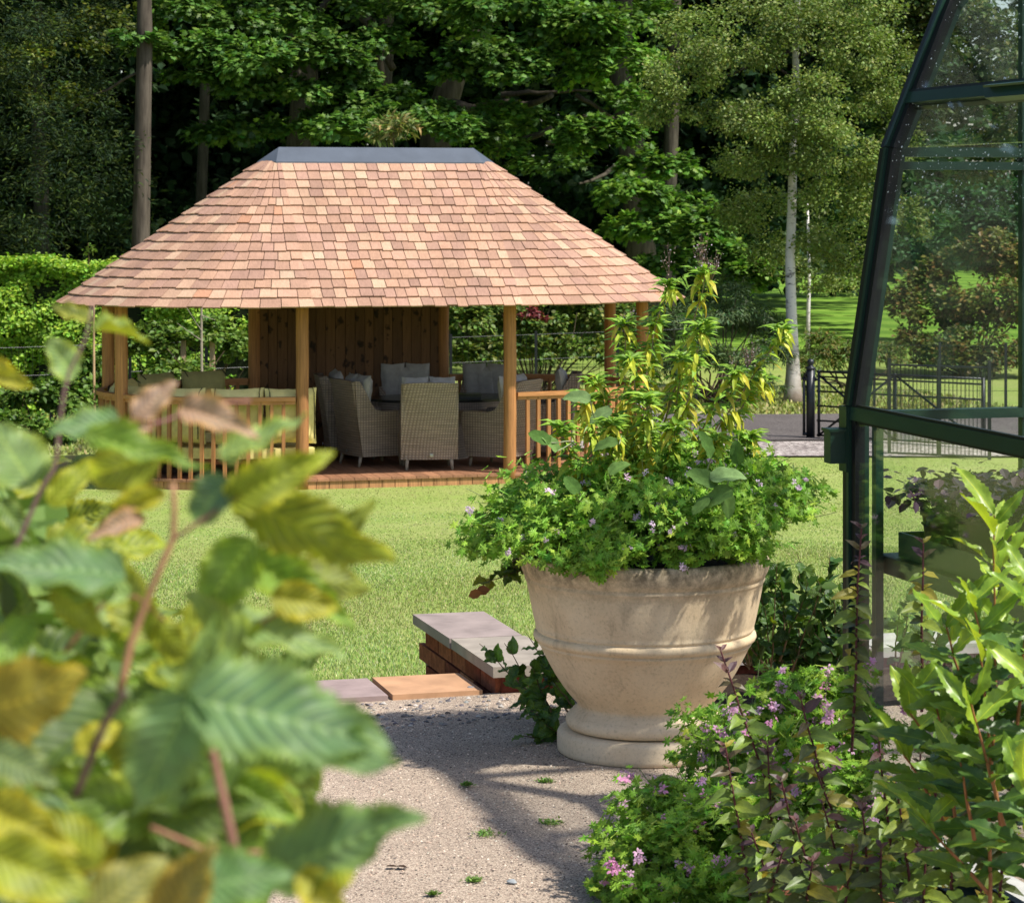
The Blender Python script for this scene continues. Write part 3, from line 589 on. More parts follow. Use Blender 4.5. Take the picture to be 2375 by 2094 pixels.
# tall lemon verbena with yellowing leaves
ver = empty('tall_verbena', (UX+.02, UY+.08, urn_top)); tag(ver, 'tall leggy shrub with narrow green and yellow leaves rising out of the urn', 'shrub')
tips = [((1335, 570), .08, 1), ((1412, 545), .05, 1), ((1562, 660), .0, 1), ((1245, 650), .1, .8), ((1190, 760), -.05, .8), ((1470, 745), -.05, .8), ((1305, 650), .15, 1), ((1400, 655), -.12, .9), ((1520, 760), .1, 1), ((1115, 855), -.15, .5), ((1290, 800), -.2, .6), ((1350, 860), -.22, .5), ((1260, 720), -.1, .8), ((1430, 880), -.2, .4), ((1220, 850), -.25, .4), ((1360, 720), .0, .8), ((1500, 870), .1, .5), ((1170, 800), -.1, .6)]
sb = MB(); lv = []; vroot = np.array([UX-.03, UY+.06, urn_top+.06])
for (tp, dy, h) in tips:
    tip = W(tp[0], tp[1], UY+dy); mid = vroot*.45+tip*.55+np.array([0, 0, -.06])+rng.normal(size=3)*.03
    t = np.linspace(0, 1, 16)[:, None]; P = (1-t)**2*vroot+2*t*(1-t)*mid+t*t*tip+rng.normal(size=(16, 3))*.004
    sb.tube(P, np.linspace(.0052, .0016, 16), 6, (.34, .25, .14) if h > .7 else (.22, .2, .07), False)
    L_ = np.linalg.norm(tip-vroot)
    for i in range(4, 16):
        f = i/15; nn = (17 if f > .72 else 10 if f > .45 else 5)+(14 if i == 15 else 0)
        for _ in range(nn):
            a = rnd(0, 2*PI); up = .9 if i >= 14 else .35; d = np.array([math.cos(a), math.sin(a), rnd(-.3, .3)+up*.6])
            yel = random.random() < (.88 if f < .66 else .2)
            s = rnd(.042, .07) if not yel else rnd(.05, .085)
            if yel: d[2] = rnd(-1.3, -.3)
            c = np.array(random.choice([(.52, .50, .04), (.46, .50, .04), (.56, .50, .06), (.36, .45, .04)] if yel else [(.20, .36, .035), (.24, .40, .04), (.30, .45, .05), (.15, .28, .03)]))*rnd(.8, 1.2)
            p = P[i]+rng.normal(size=3)*.008+(P[min(i+1, 15)]-P[i])*rnd(0, 1); lv.append((p, d, s, c, f))
random.shuffle(lv)
for (p, d, s, c, f) in lv[:300]:
    inst('leaf', ME_lance[random.randrange(3)], ver, frame(p, d, np.array([rnd(-.5, .5), -.4, 1.]), s), c)
TL = (np.array([[0, 0, 0], [.1, .25, .05], [0, .3, 0], [-.1, .25, .05], [.1, .6, -.02], [0, .65, -.07], [-.1, .6, -.02], [0, 1, -.35]]), T_lance[1])
r_ = lv[300:]; bb = MB(); bb.leaves(TL, np.array([x[0] for x in r_]), np.array([x[1] for x in r_]), np.array([[rnd(-.5, .5), -.4, 1.] for x in r_]), np.array([x[2] for x in r_]), np.array([x[3] for x in r_]), 1.2)
bb.obj('leaves', M_leaf, ver, kind='stuff').location = -ver.location
sb.obj('stems', M_stem, ver, True).location = -ver.location
# faded flower spikes
for (px, py, dy, hh, n) in [(1335, 505, .08, .10, 22), (1402, 500, .05, .12, 46), (1420, 515, .05, .09, 30), (1492, 690, -.05, .08, 40), (1245, 620, .1, .08, 24), (1290, 790, -.1, .06, 30), (1470, 700, -.03, .06, 22)]:
    sp = MB(); base = W(px, py+45, UY+dy)
    for k in range(9 if n > 25 else 5):
        tp = base+np.array([rnd(-.035, .035), rnd(-.02, .02), hh*rnd(.6, 1.15)]); Q = wig(base, tp, 5, .15); sp.tube(Q, .0009, 3, (.25, .18, .13), False)
        m = n//4; tt = rng.random(m)[:, None]**.7; R = base*(1-tt)+tp*tt+rng.normal(size=(m, 3))*.006
        sp.leaves(T_oval, R, unit(m)+[0, 0, .4], unit(m), rng.uniform(.005, .010, m), jitcol([(.30, .22, .2), (.5, .4, .48), (.2, .14, .1)], m))
    sp.obj('flower_spike', M_dull, ver).location = -ver.location
# soft grey-green broad leaves
fl = empty('felted_leaf_plant', (UX-.1, UY-.1, urn_top)); tag(fl, 'broad soft grey-green leaves poking out among the geranium in the urn', 'plant')
st = MB()
for (px, py, ln, ang, D, base) in [(1150, 790, 62, 160, 8.35, (1190, 850)), (1195, 830, 60, 205, 8.4, (1220, 820)), (1075, 870, 55, 150, 8.3, (1140, 880)), (1100, 880, 50, 120, 8.3, (1140, 885)), (1205, 885, 60, 180, 8.3, (1240, 870)), (1140, 965, 50, 130, 8.25, (1160, 1000)), (1410, 880, 70, 110, 8.25, (1405, 960)), (1470, 900, 55, 100, 8.3, (1440, 990)), (1400, 950, 75, 150, 8.15, (1440, 985)), (1455, 945, 80, 20, 8.15, (1410, 980)), (1430, 990, 70, 200, 8.13, (1450, 970)), (1395, 1010, 55, 215, 8.13, (1430, 1000)), (1455, 1010, 60, 290, 8.15, (1430, 995)), (1235, 930, 50, 40, 8.3, (1220, 960)), (1330, 1010, 45, 200, 8.2, (1350, 1000))]:
    a = math.radians(ang); s = ln*1.16194*D/FPX; d = np.array([math.cos(a), rnd(-.5, .1), math.sin(a)]); p = W(px, py, D)-d*s*.5
    inst('leaf', random.choice(ME_soft), fl, frame(p, d, np.array([rnd(-.5, .5), -.6, .8]), s*.88), np.array(random.choice([(.13, .23, .06), (.16, .27, .08), (.19, .29, .11), (.09, .18, .04)]))*rnd(.85, 1.15))
    st.tube(wig(W(*base, D+.05), p, 4, .1), .002, 5, (.24, .27, .15), False)
st.obj('stems', M_stem, fl, True).location = -fl.location
#@@PAVILION
# ------------------------------------------------------------------ the pavilion
PC = (-1.627, 31.19); A_ = 1.22
pav = empty('garden_pavilion', (PC[0], PC[1], 0), TH); tag(pav, 'oval open timber pavilion with a cedar shingle roof and lead ridge on the lawn', 'pavilion')
def ring(al, rx, ry):
    """point of a stadium with elliptic ends: al in [-1,1] runs right end -> front -> left end -> back"""
    return None
def endpt(side, a, rx, ry): return (side*(A_+rx*math.cos(a)), ry*math.sin(a))
DZ = .12; EZ = 2.09; RZ = 3.9
RT = MB()
def roofring(ry, z, n=28):
    rx = ry*2.56/2.15; a = np.linspace(-PI/2, PI/2, n); P = [(A_+rx*math.cos(t), ry*math.sin(t), z) for t in a]+[(-A_-rx*math.cos(t), -ry*math.sin(t), z) for t in a]
    return P
def zr(ry): return EZ+(2.15-ry)/2.15*(RZ-.02-EZ)
rr = [roofring(2.12, EZ-.01), roofring(2.12, EZ+.012), roofring(1.1, zr(1.1)-.01), roofring(.1, zr(.1)-.01)]; n = len(rr[0])
Vv = np.array([p for r in rr for p in r]); Ff = [[i*n+j, i*n+(j+1) % n, (i+1)*n+(j+1) % n, (i+1)*n+j] for i in range(3) for j in range(n)]
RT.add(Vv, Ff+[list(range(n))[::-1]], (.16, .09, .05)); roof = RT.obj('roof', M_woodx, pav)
b = MB()
for (ra, rb, za, zb) in [(.245, .0, zr(.245)+.015, RZ+.01)]:
    r1 = roofring(.245, zr(.245)+.022, 2); P = [(-1.27, -.21), (1.27, -.21), (1.46, 0), (1.27, .21), (-1.27, .21), (-1.46, 0)]
    zc = zr(.21)+.028; T = [(-1.2, 0, RZ+.01), (1.2, 0, RZ+.01)]
    Vc = [(x, y, zc) for x, y in P]+T+[(x, y, zc-.02) for x, y in P]
    b.add(Vc, [[0, 1, 7, 6], [1, 2, 7], [2, 3, 7], [3, 4, 6, 7], [4, 5, 6], [5, 0, 6], [8, 9, 1, 0], [9, 10, 2, 1], [10, 11, 3, 2], [11, 12, 4, 3], [12, 13, 5, 4], [13, 8, 0, 5]])
b.obj('ridge_cap', M_lead, pav)
# shingles
NC = 16; rys = np.linspace(2.17, .20, NC+1)
cols = [(.42, .25, .17), (.37, .22, .155), (.45, .285, .195), (.34, .205, .15), (.47, .315, .215), (.40, .24, .17), (.36, .215, .16), (.44, .305, .215), (.43, .225, .14)]
wts = [4, 4, 3, 2.2, 1.4, 4, 3, .6, .3]
sh = []
def shp(kind, s, ry):
    if kind == 'F': return np.array([s, -ry, zr(ry)]), np.array([0, -.64, .77])
    if kind == 'B': return np.array([s, ry, zr(ry)]), np.array([0, .64, .77])
    sd = 1 if kind == 'R' else -1; rx = ry*2.56/2.15; a = s
    nn = np.array([sd*math.cos(a)*.64, math.sin(a)*.64*1.05, .77]); return np.array([sd*(A_+rx*math.cos(a)), ry*math.sin(a), zr(ry)]), nn
for i in range(NC):
    r0 = rys[i]; r1 = max(rys[i]-(rys[0]-rys[1])*1.25, .1)
    for kind in 'FRLB':
        if kind in 'FB': s = -A_; end = A_-.03
        else: s = -PI/2-.012; end = PI/2-.02
        while s < end:
            if kind in 'FB': w = rnd(.12, .16)
            else: w = rnd(.8, 1.2)*(.075+.135*(r0/2.15))/(.35+r0*1.02)
            e = s+w
            if e > end: e = (A_ if kind in 'FB' else PI/2)
            g = .004 if kind in 'FB' else .004/(.2+r0)
            jb = rnd(-.009, .009); rb = r0+jb; lift = rnd(0, .006)
            q = []
            for (ss, ry, up, th) in ((s+g, rb, .024+lift, .017), (e-g, rb, .024+lift+rnd(-.002, .002), .017), (e-g, r1, .004, .006), (s+g, r1, .004, .006)):
                p, nn = shp(kind, ss, ry); q.append((p+nn*up, p+nn*(up-th)))
            Vs = np.array([a for a, _ in q]+[a for _, a in q])
            c = np.array(random.choices(cols, wts)[0])*rnd(.88, 1.1)
            sh.append((kind, i, Vs, c)); s = e
FQ = np.array([[0, 1, 2, 3], [7, 6, 5, 4], [1, 0, 4, 5], [2, 1, 5, 6], [3, 2, 6, 7], [0, 3, 7, 4]])
def seen(x):
    Vs = x[2]; wy = Vs[:4, 1].mean()
    if wy > .2: return 0
    d0 = Vs[1]-Vs[0]; d1 = Vs[3]-Vs[0]; return np.linalg.norm(np.cross(d0, d1)) * (.5+.5*(-wy/2.2))
order = sorted(range(len(sh)), key=lambda i: -seen(sh[i])); big = set(order[:300])
rest = MB()
for i, (kind, ci, Vs, c) in enumerate(sh):
    if i in big:
        ce = Vs.mean(0); b = MB(); b.add(Vs-ce, FQ); o = b.obj('shingle', M_shingle, roof, False, c); o.location = ce
    else: rest.add(Vs, FQ, c)
rest.obj('shingles', M_shingle, roof, kind='stuff')
# posts
PCOL = (.42, .19, .07)
posts = {'F1': (-1.22, -1.6), 'F2': (1.22, -1.6), 'B1': (-1.22, 1.6), 'B2': (1.22, 1.6), 'L1': (-3.15, -.65), 'L2': (-3.15, .65), 'R1': (3.15, -.65), 'R2': (3.15, .65)}
for k, (x, y) in posts.items():
    b = MB(); z = np.linspace(-.05, 2.3, 9); b.tube([(x+rnd(-.004, .004), y, q) for q in z], .074+rnd(-.002, .002), 20, None); c = np.array(PCOL)*rnd(.85, 1.1); b.obj('post', M_woodz, pav, True, c)
# ring beam under the eaves
b = MB()
for sd in (1, -1):
    Q = [(sd*(A_+2.0*math.cos(t)), 1.55*math.sin(t), 2.2) for t in np.linspace(-PI/2, PI/2, 14)]; b.tube(Q, .05, 4, (.2, .1, .05))
for y in (-1.55, 1.55): b.box((-1.22, y-.04, 2.14), (1.22, y+.04, 2.26), (.2, .1, .05))
b.obj('wall_plate', M_woodx, pav)
# deck
b = MB(); a = np.linspace(-PI/2, PI/2, 20); ol = [(A_+2.12*math.cos(t), 1.6*math.sin(t)) for t in a]+[(-A_-2.12*math.cos(t), -1.6*math.sin(t)) for t in a]
b.prism(ol, 'z', -.06, DZ-.03, (.1, .06, .04)); deck = b.obj('deck', M_woody, pav)
def halfw(x, o=0.):
    ax = abs(x)
    return 1.66+o if ax < A_ else (1.66+o)*math.sqrt(max(0, 1-((ax-A_)/(2.18+o))**2))
x = -3.36
while x < 3.36:
    w = .138; h0 = min(halfw(x), halfw(x+w))
    if h0 > .15:
        b = MB(); y0a, y0b = -halfw(x), -halfw(x+w)
        b.prism([(x, y0a), (x+w, y0b), (x+w, -y0b), (x, -y0a)], 'z', DZ-.03, DZ+rnd(-.001, .001)); b.obj('board', M_woody, deck, False, np.array([.33, .16, .085])*rnd(.8, 1.15))
    x += w+.006
# fascia of short upright boards
per = []
for t in np.linspace(-A_, A_, 17)[:-1]: per.append(((t, -1.64), (t+2*A_/16, -1.64)))
for sd in (1, -1):
    aa = np.linspace(-PI/2, PI/2*.3, 22)
    for p, q in zip(aa[:-1], aa[1:]): per.append(((sd*(A_+2.16*math.cos(p)), 1.64*math.sin(p)), (sd*(A_+2.16*math.cos(q)), 1.64*math.sin(q))))
for (p, q) in per:
    p = np.array(p); q = np.array(q); d = q-p; L = np.linalg.norm(d); d /= L; nrm = np.array([d[1], -d[0]])
    if (nrm*(p+q)).sum() < 0: nrm = -nrm
    p2 = p+d*.004; q2 = q-d*.004; b = MB(); pl = [p2, q2, q2-nrm*.018, p2-nrm*.018]
    if np.cross(q2-p2, -nrm) < 0: pl = pl[::-1]
    b.prism([tuple(v) for v in pl], 'z', -.08+rnd(0, .004), DZ-.031); b.obj('fascia_board', M_woodz, deck, False, np.array([.46, .23, .10])*rnd(.85, 1.15))
# railings between posts
RH = DZ+.93
def railing(P, col=(.42, .19, .07), close=False):
    P = np.array(P); b = MB()
    for i in range(len(P)-1):
        pass
    n = len(P); T = np.gradient(P, axis=0); T /= np.linalg.norm(T, axis=1)[:, None]; Nn = np.stack([T[:, 1], -T[:, 0]], 1)
    for (hw, z0, z1) in ((.045, RH-.045, RH), (.02, RH-.085, RH-.046)):
        Vv = []
        for k in range(n):
            for (o, z) in ((-hw, z0), (hw, z0), (hw, z1), (-hw, z1)): Vv.append((P[k][0]+Nn[k][0]*o, P[k][1]+Nn[k][1]*o, z))
        Fq = [[k*4+j, k*4+(j+1) % 4, k*4+4+(j+1) % 4, k*4+4+j] for k in range(n-1) for j in range(4)]
        b.add(Vv, Fq+[[0, 1, 2, 3], [4*n-1, 4*n-2, 4*n-3, 4*n-4]], (0, 0, 0))
    rl = b.obj('railing', M_woodx, pav, False, np.array(col)*1.05)
    S = np.concatenate([[0], np.cumsum(np.linalg.norm(np.diff(P, axis=0), axis=1))]); m = int(S[-1]/.125); g = S[-1]/m
    for k in range(1, m):
        s = k*g; x = np.interp(s, S, P[:, 0]); y = np.interp(s, S, P[:, 1]); i = min(np.searchsorted(S, s), n-1); a = math.atan2(T[i][1], T[i][0])
        bb = MB(); bb.box((-.02, -.02, -.06), (.02, .02, RH-.05)); o = bb.obj('baluster', M_woodz, rl, False, np.array(col)*rnd(.8, 1.12)); o.location = (x, y, 0); o.rotation_euler.z = a
def arc(sd, a0, a1, n=12): return [(sd*(A_+2.1*math.cos(t)), 1.6*math.sin(t)) for t in np.linspace(a0, a1, n)]
al = math.asin(.65/1.6)
railing(arc(-1, -PI/2+.04, -al-.02)); railing(arc(-1, -al+.05, al-.05, 5)); railing(arc(-1, al+.05, PI/2-.04))
railing(arc(1, -PI/2+.04, -al-.02)); railing(arc(1, -al+.05, al-.05, 5)); railing(arc(1, al+.05, PI/2-.04))
# back wall boards
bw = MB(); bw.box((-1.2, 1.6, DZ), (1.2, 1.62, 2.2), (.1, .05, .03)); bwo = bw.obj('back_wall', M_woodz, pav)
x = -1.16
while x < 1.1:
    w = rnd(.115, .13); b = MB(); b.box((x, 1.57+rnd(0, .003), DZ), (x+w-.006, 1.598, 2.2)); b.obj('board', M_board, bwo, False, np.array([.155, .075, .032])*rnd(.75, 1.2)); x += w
#@@FURNITURE
# ------------------------------------------------------------------ furniture in the pavilion
def pavw(u, v, z=DZ): return np.array([PC[0]+u*U[0]+v*V_[0], PC[1]+u*U[1]+v*V_[1], z])
def pillow(mb, w, h, t, tint=None, M=None, n=10):
    g = np.linspace(-1, 1, n); V = []
    for s in (1, -1):
        for v in g:
            for u in g:
                e = (1-abs(u)**4)**.5*(1-abs(v)**4)**.5
                V.append((u*w/2*(1-.04*(1-v*v)*0-.05*(1-abs(v)**2)*abs(u)), s*t/2*e**.8, v*h/2*(1-.05*(1-u*u))))
    V = np.array(V)+rng.normal(size=(2*n*n, 3))*.002
    F = [[i*n+j, i*n+j+1, (i+1)*n+j+1, (i+1)*n+j] for i in range(n-1) for j in range(n-1)]; m = n*n
    F = [f[::-1] for f in F]+[[m+a for a in f] for f in F]
    if M is not None: V = V @ np.array(M.to_3x3()).T+np.array(M.translation)
    mb.add(V, F, tint)
def make_chair():
    root = empty('wicker_armchair', (0, 0, 0))
    b = MB(); z = np.linspace(.12, 1.0, 9); V = []
    for s in (0, 1):
        for zz in z:
            t = (zz-.12)/.88; hw = .285+.03*t-.02*math.sin(PI*t); y = -.27-.13*t**1.4
            for u in np.linspace(-1, 1, 9): V.append((u*hw, y-.03*(1-u*u)+(.055 if s else 0), zz+(.0 if zz < .99 else -.02*abs(u)**3)))
    n = 9; F = [[i*n+j, i*n+j+1, (i+1)*n+j+1, (i+1)*n+j] for i in range(8) for j in range(8)]; m = 81
    F = F+[[m+a for a in f][::-1] for f in F]+[[8*n+j, 8*n+j+1, m+8*n+j+1, m+8*n+j] for j in range(8)]+[[i*n, (i+1)*n, m+(i+1)*n, m+i*n] for i in range(8)]+[[i*n+8, m+i*n+8, m+(i+1)*n+8, (i+1)*n+8] for i in range(8)]
    b.add(V, F); b.obj('backrest', M_wicker, root, False)
    side = [(.27, .12), (.33, .5), (.335, .6), (.3, .635), (.2, .64), (-.02, .635), (-.1, .66), (-.16, .74), (-.22, .86), (-.3, .985), (-.36, .99), (-.33, .6), (-.26, .12)]
    for s in (-1, 1):
        b = MB(); b.prism(side, 'x', s*.25, s*.325); b.obj('side_panel', M_wicker, root)
    b = MB(); b.box((-.25, -.26, .12), (.25, .28, .42)); b.obj('seat_base', M_wicker, root)
    b = MB(); pillow(b, .5, .5, .1, None, Matrix.Translation((0, .03, .46)) @ Matrix.Rotation(PI/2, 4, 'X')); b.obj('seat_pad', M_grey, root, True, (.30, .27, .24))
    for sx in (-1, 1):
        for sy in (-1, 1): b = MB(); b.tube([(sx*.25, .24 if sy > 0 else -.25, .14), (sx*.262, .255 if sy > 0 else -.285, 0)], [.024, .016], 8); b.obj('leg', M_pot, root, True, (.30, .25, .19))
    b = MB(); b.lathe([(0, .0), (.02, .001), (.02, .006), (0, .008)], 12); o = b.obj('badge', M_metal, root); o.location = (.02, -.325, .17); o.rotation_euler = (PI/2, 0, 0)
    return root
def copy_tree(o, parent=None):
    c = o.copy(); link(c); c.parent = parent
    for ch in list(o.children): copy_tree(ch, c)
    return c
def wxy(srcx, D): return ((srcx-HX)/FPX*D, D)
chairs = [((992, 30.55), 6, 'high-backed wicker armchair with its back to the lawn, in the middle of the open bay'),
          ((862, 30.95), -62, 'wicker armchair seen from its side, facing right, left of the middle chair'),
          ((812, 31.75), -80, 'wicker armchair behind the left-hand side-on chair, mostly hidden'),
          ((945, 32.7), 192, 'wicker armchair on the far side of the table in front of the boarded wall'),
          ((1120, 32.75), 165, 'wicker armchair on the far side of the table, right of the boarded wall'),
          ((1160, 30.85), 62, 'wicker armchair facing left behind the right-hand front post'),
          ((1268, 32.1), 88, 'wicker armchair farthest right, its back against the right-hand railing')]
ch0 = make_chair()
for i, ((sx, D), ang, lab) in enumerate(chairs):
    c = ch0 if i == 0 else copy_tree(ch0)
    x, y = wxy(sx, D); c.location = (x, y, DZ+.002); c.rotation_euler = (0, 0, math.radians(ang)); c.scale = (1.03,)*3
    tag(c, lab, 'armchair', 'wicker armchairs round the dining table')
cu_lab = ['pale grey cushion peeping over the back of the middle wicker armchair', 'grey cushion in the side-on wicker armchair on the left', 'grey cushion in the armchair half hidden behind the left one', 'grey cushion facing the camera in front of the boarded wall', 'grey quilted cushion facing the camera beside the right front post', 'light grey cushion in the armchair behind the right front post', 'grey cushion in the armchair at the far right of the table']
for i, ((sx, D), ang, _) in enumerate(chairs):
    b = MB()
    for dx in (-.16, .16): pillow(b, .31, .54, .15, None, Matrix.Translation((dx, -.205, .79)) @ Matrix.Rotation(-.16, 4, 'X') @ Matrix.Rotation(dx*.5, 4, 'Z'))
    pillow(b, .3, .5, .14, None, Matrix.Translation((0, -.2, .77)) @ Matrix.Rotation(-.16, 4, 'X'))
    x, y = wxy(sx, D); o = b.obj('chair_cushion', M_grey, None, True, (.40, .37, .34), label=cu_lab[i], cat='cushion', group='grey cushions on the wicker armchairs')
    o.location = (x, y, DZ+.03); o.rotation_euler.z = math.radians(ang)
tb = empty('dining_table', (*wxy(1030, 31.75), DZ), TH); tag(tb, 'oval dark-topped wicker dining table among the armchairs', 'table')
b = MB(); el = [(.95*math.cos(t), .62*math.sin(t)) for t in np.linspace(0, 2*PI, 36, endpoint=False)]; b.prism(el, 'z', .72, .745); b.obj('table_top', M_dark, tb)
b = MB(); el2 = [(.93*math.cos(t), .60*math.sin(t)) for t in np.linspace(0, 2*PI, 36, endpoint=False)]; b.prism(el2, 'z', .62, .719); b.obj('apron', M_wicker, tb)
b = MB(); b.lathe([(.3, 0), (.24, .3), (.3, .62)], 24); b.obj('pedestal', M_wicker, tb, True)
b = MB()
for k in range(4): b.box((-.16, -.11, k*.014), (.16, .11, k*.014+.01), None, Matrix.Rotation(rnd(-.08, .08), 4, 'Z'))
o = b.obj('place_mats', M_dark, None, label='stack of dark place mats on the dining table', cat='place mats'); o.location = (*wxy(1085, 31.6), DZ+.746)
# curved sofa
sofa = empty('curved_bench', pavw(0, 0, DZ), TH); tag(sofa, 'curved wooden bench seat following the railing at the left end of the pavilion', 'bench')
def stad(off, a0, a1, n):
    return [(-(A_+(2.1-off)*math.cos(t)), (1.6-off)*math.sin(t)) for t in np.linspace(a0, a1, n)]
def band(o0, o1, z0, z1, ext=.2, n=22, tint=None):
    def ln(o): return [(-A_+ext, -(1.6-o))]+stad(o, -PI/2, PI/2, n)+[(-A_+ext, (1.6-o))]
    A = ln(o0); Bq = ln(o1); m = len(A); V = [(x, y, z0) for x, y in A]+[(x, y, z0) for x, y in Bq]+[(x, y, z1) for x, y in A]+[(x, y, z1) for x, y in Bq]; F = []
    for i in range(m-1):
        F += [[i, i+1, m+i+1, m+i], [2*m+i, 3*m+i, 3*m+i+1, 2*m+i+1], [i, 2*m+i, 2*m+i+1, i+1], [m+i, m+i+1, 3*m+i+1, 3*m+i]]
    F += [[0, m, 3*m, 2*m], [m-1, 3*m-1, 4*m-1, 2*m-1]]
    b = MB(); b.add(V, F, tint); return b
band(.12, .72, .16, .22, .18).obj('seat_frame', M_woodx, sofa, False, (.2, .07, .03)); band(.5, .6, 0, .16, .1).obj('plinth', M_woodx, sofa, False, (.06, .03, .02))
sc_ = band(.1, .75, .224, .34, .16); so_ = sc_.obj('seat_cushion', M_olive, None, False, (.80, .67, .27), label='long curved olive seat cushion along the bench inside the railing', cat='seat cushion'); so_.location = pavw(0, 0, DZ); so_.rotation_euler.z = TH
bc = [(-1.02, None), (-1.58, None)]
k = 0
def backc(u, v, ang, w, lab, c=(.80, .67, .27), zz=.70, h=.64):
    b = MB(); pillow(b, w, h, .22, None, None, 12)
    xx = w/2-.045
    o = b.obj('back_cushion', M_olive, None, True, c, label=lab, cat='back cushion', group='olive back cushions of the curved bench')
    o.location = pavw(u, v, DZ+zz); o.rotation_euler = (.0, rnd(-.02, .02), TH+ang)
    for s in (-1, 1):
        pb = MB(); pb.tube([(s*xx, -.118*1, -h*.4), (s*xx, -.115, 0), (s*xx, -.09, h*.42), (s*xx, 0, h*.5), (s*xx, .1, h*.4)], .006, 5, (.02, .015, .01)); pb.obj('strap', M_rubber, o, True)
L_ = ['nearest olive back cushion, its sunlit end showing right of the front post', 'second olive back cushion behind the front railing', 'third olive back cushion behind the front railing', 'olive back cushion next to the left corner post', 'olive cushion bulging above the railing at the far left end', 'olive cushion at the left end, on the far side of the bench', 'shaded olive cushion at the back of the bench, left one', 'shaded olive cushion at the back of the bench, next to the boarded wall']
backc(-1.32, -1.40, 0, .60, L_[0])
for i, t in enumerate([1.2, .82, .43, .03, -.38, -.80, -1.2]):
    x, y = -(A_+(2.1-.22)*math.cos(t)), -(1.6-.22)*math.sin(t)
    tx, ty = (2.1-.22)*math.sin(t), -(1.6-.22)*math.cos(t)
    backc(x, y, math.atan2(ty, tx), .60 if abs(t) > .3 else .56, L_[1+i], (.80, .67, .27) if i < 5 else (.48, .43, .18), .70 if i < 5 else .74)  # far cushions use a darker olive: their shade painted into the colour
#@@GREENHOUSE
# ------------------------------------------------------------------ the greenhouse
G0 = (.985, 7.55); gh = empty('greenhouse', (G0[0], G0[1], GZ), TH); tag(gh, 'dark green aluminium greenhouse with a curved glass side at the right edge', 'greenhouse')
prf = [(0, 0), (0, 1.235), (.117, 1.985), (.30, 2.42), (.62, 2.80), (1.25, 3.06), (1.88, 2.80), (2.2, 2.42), (2.383, 1.985), (2.5, 1.235), (2.5, 0)]
def bar(mb, a, b_, hw, d0, d1, nrm, tint=None):
    """box bar from a to b; half width hw sideways, from d0 to d1 along nrm"""
    a = np.array(a, float); b_ = np.array(b_, float); t = b_-a; t /= np.linalg.norm(t); nrm = np.array(nrm, float); nrm -= nrm.dot(t)*t; nrm /= np.linalg.norm(nrm); s = np.cross(t, nrm)
    V = [p+s*o+nrm*d for p in (a, b_) for (o, d) in ((-hw, d0), (hw, d0), (hw, d1), (-hw, d1))]
    mb.add(V, np.array([[3, 2, 1, 0], [4, 5, 6, 7], [0, 1, 5, 4], [1, 2, 6, 5], [2, 3, 7, 6], [3, 0, 4, 7]]), tint)
def seg_out(i):
    (x0, z0), (x1, z1) = prf[i], prf[i+1]; d = np.array([x1-x0, 0, z1-z0]); d /= np.linalg.norm(d); return np.array([-d[2], 0, d[0]])
def prof_bar(y, name_='glazing_bar', segs=range(0, 10), hw=.018, gasket=True, parent=gh):
    g = MB(); r = MB()
    for i in segs:
        (x0, z0), (x1, z1) = prf[i], prf[i+1]; a = (x0, y, z0); c = (x1, y, z1); o = seg_out(i)
        bar(g, a, c, hw, -.045, .008, o); bar(g, a, c, hw*.42, .008, .022, o)
        if gasket: bar(r, a, c, hw*1.5, -.004, .006, o)
    ob = g.obj(name_, M_alu, parent)
    if gasket: r.obj('gasket', M_rubber, ob)
    return ob
# corner frame of the far gable: broad double section
g = MB(); r = MB(); q = MB()
for i in range(10):
    (x0, z0), (x1, z1) = prf[i], prf[i+1]; o = seg_out(i); a = np.array((x0, 0, z0)); c = np.array((x1, 0, z1))
    bar(r, a, c, .022, -.02, .012, o)
    bar(g, a+[0, -.031, 0], c+[0, -.031, 0], .008, -.02, .020, o)
    bar(r, a+[0, -.053, 0], c+[0, -.053, 0], .013, -.02, .010, o)
    bar(q, a+[0, -.02, 0], c+[0, -.02, 0], .012, -.048, -.021, o)
cb = r.obj('corner_frame', M_rubber, gh); g.obj('capping', M_alu, cb); q.obj('rafter', M_alu, gh)
b = MB(); b.box((.012, -.165, 0), (.035, -.135, 1.235)); b.obj('corner_post', M_alu, gh)
b = MB()
for (x, z) in [(-.014, .9), (-.014, 1.06), (.045, 1.53), (.103, 1.87), (.155, 2.06), (.24, 2.27)]: b.lathe([(0, 0), (.004, .001), (.003, .004), (0, .005)], 8, (x, -.025, z))
b.obj('screws', M_metal, gh, kind='stuff')
ys = [-1.22*k for k in range(1, 5)]
for y in ys: prof_bar(y)
LEN = -4.88
def long_bar(u, z, hw, name, dark=True, o=(-1, 0, .2), x_off=0.):
    g = MB(); bar(g, (u, -.02, z), (u, LEN, z), hw, -.03, .014, o); ob = g.obj(name, M_alu, gh)
    r = MB(); bar(r, (u, -.02, z+hw+.004), (u, LEN, z+hw+.004), .004, -.02, .006, o); bar(r, (u, -.02, z-hw-.004), (u, LEN, z-hw-.004), .004, -.02, .006, o); r.obj('gasket', M_rubber, ob)
for sx in (1, -1):
    fx = (lambda x: x) if sx == 1 else (lambda x: 2.5-x)
    long_bar(fx(0), 1.215, .019, 'transom', o=(-sx, 0, .1)); long_bar(fx(.178), 2.13, .018, 'purlin', o=(-sx, 0, .4)); long_bar(fx(0), .03, .03, 'base_rail', o=(-sx, 0, 0)); long_bar(fx(.60), 2.79, .015, 'purlin', o=(-sx, 0, 1))
long_bar(1.25, 3.07, .03, 'ridge', o=(0, 0, 1))
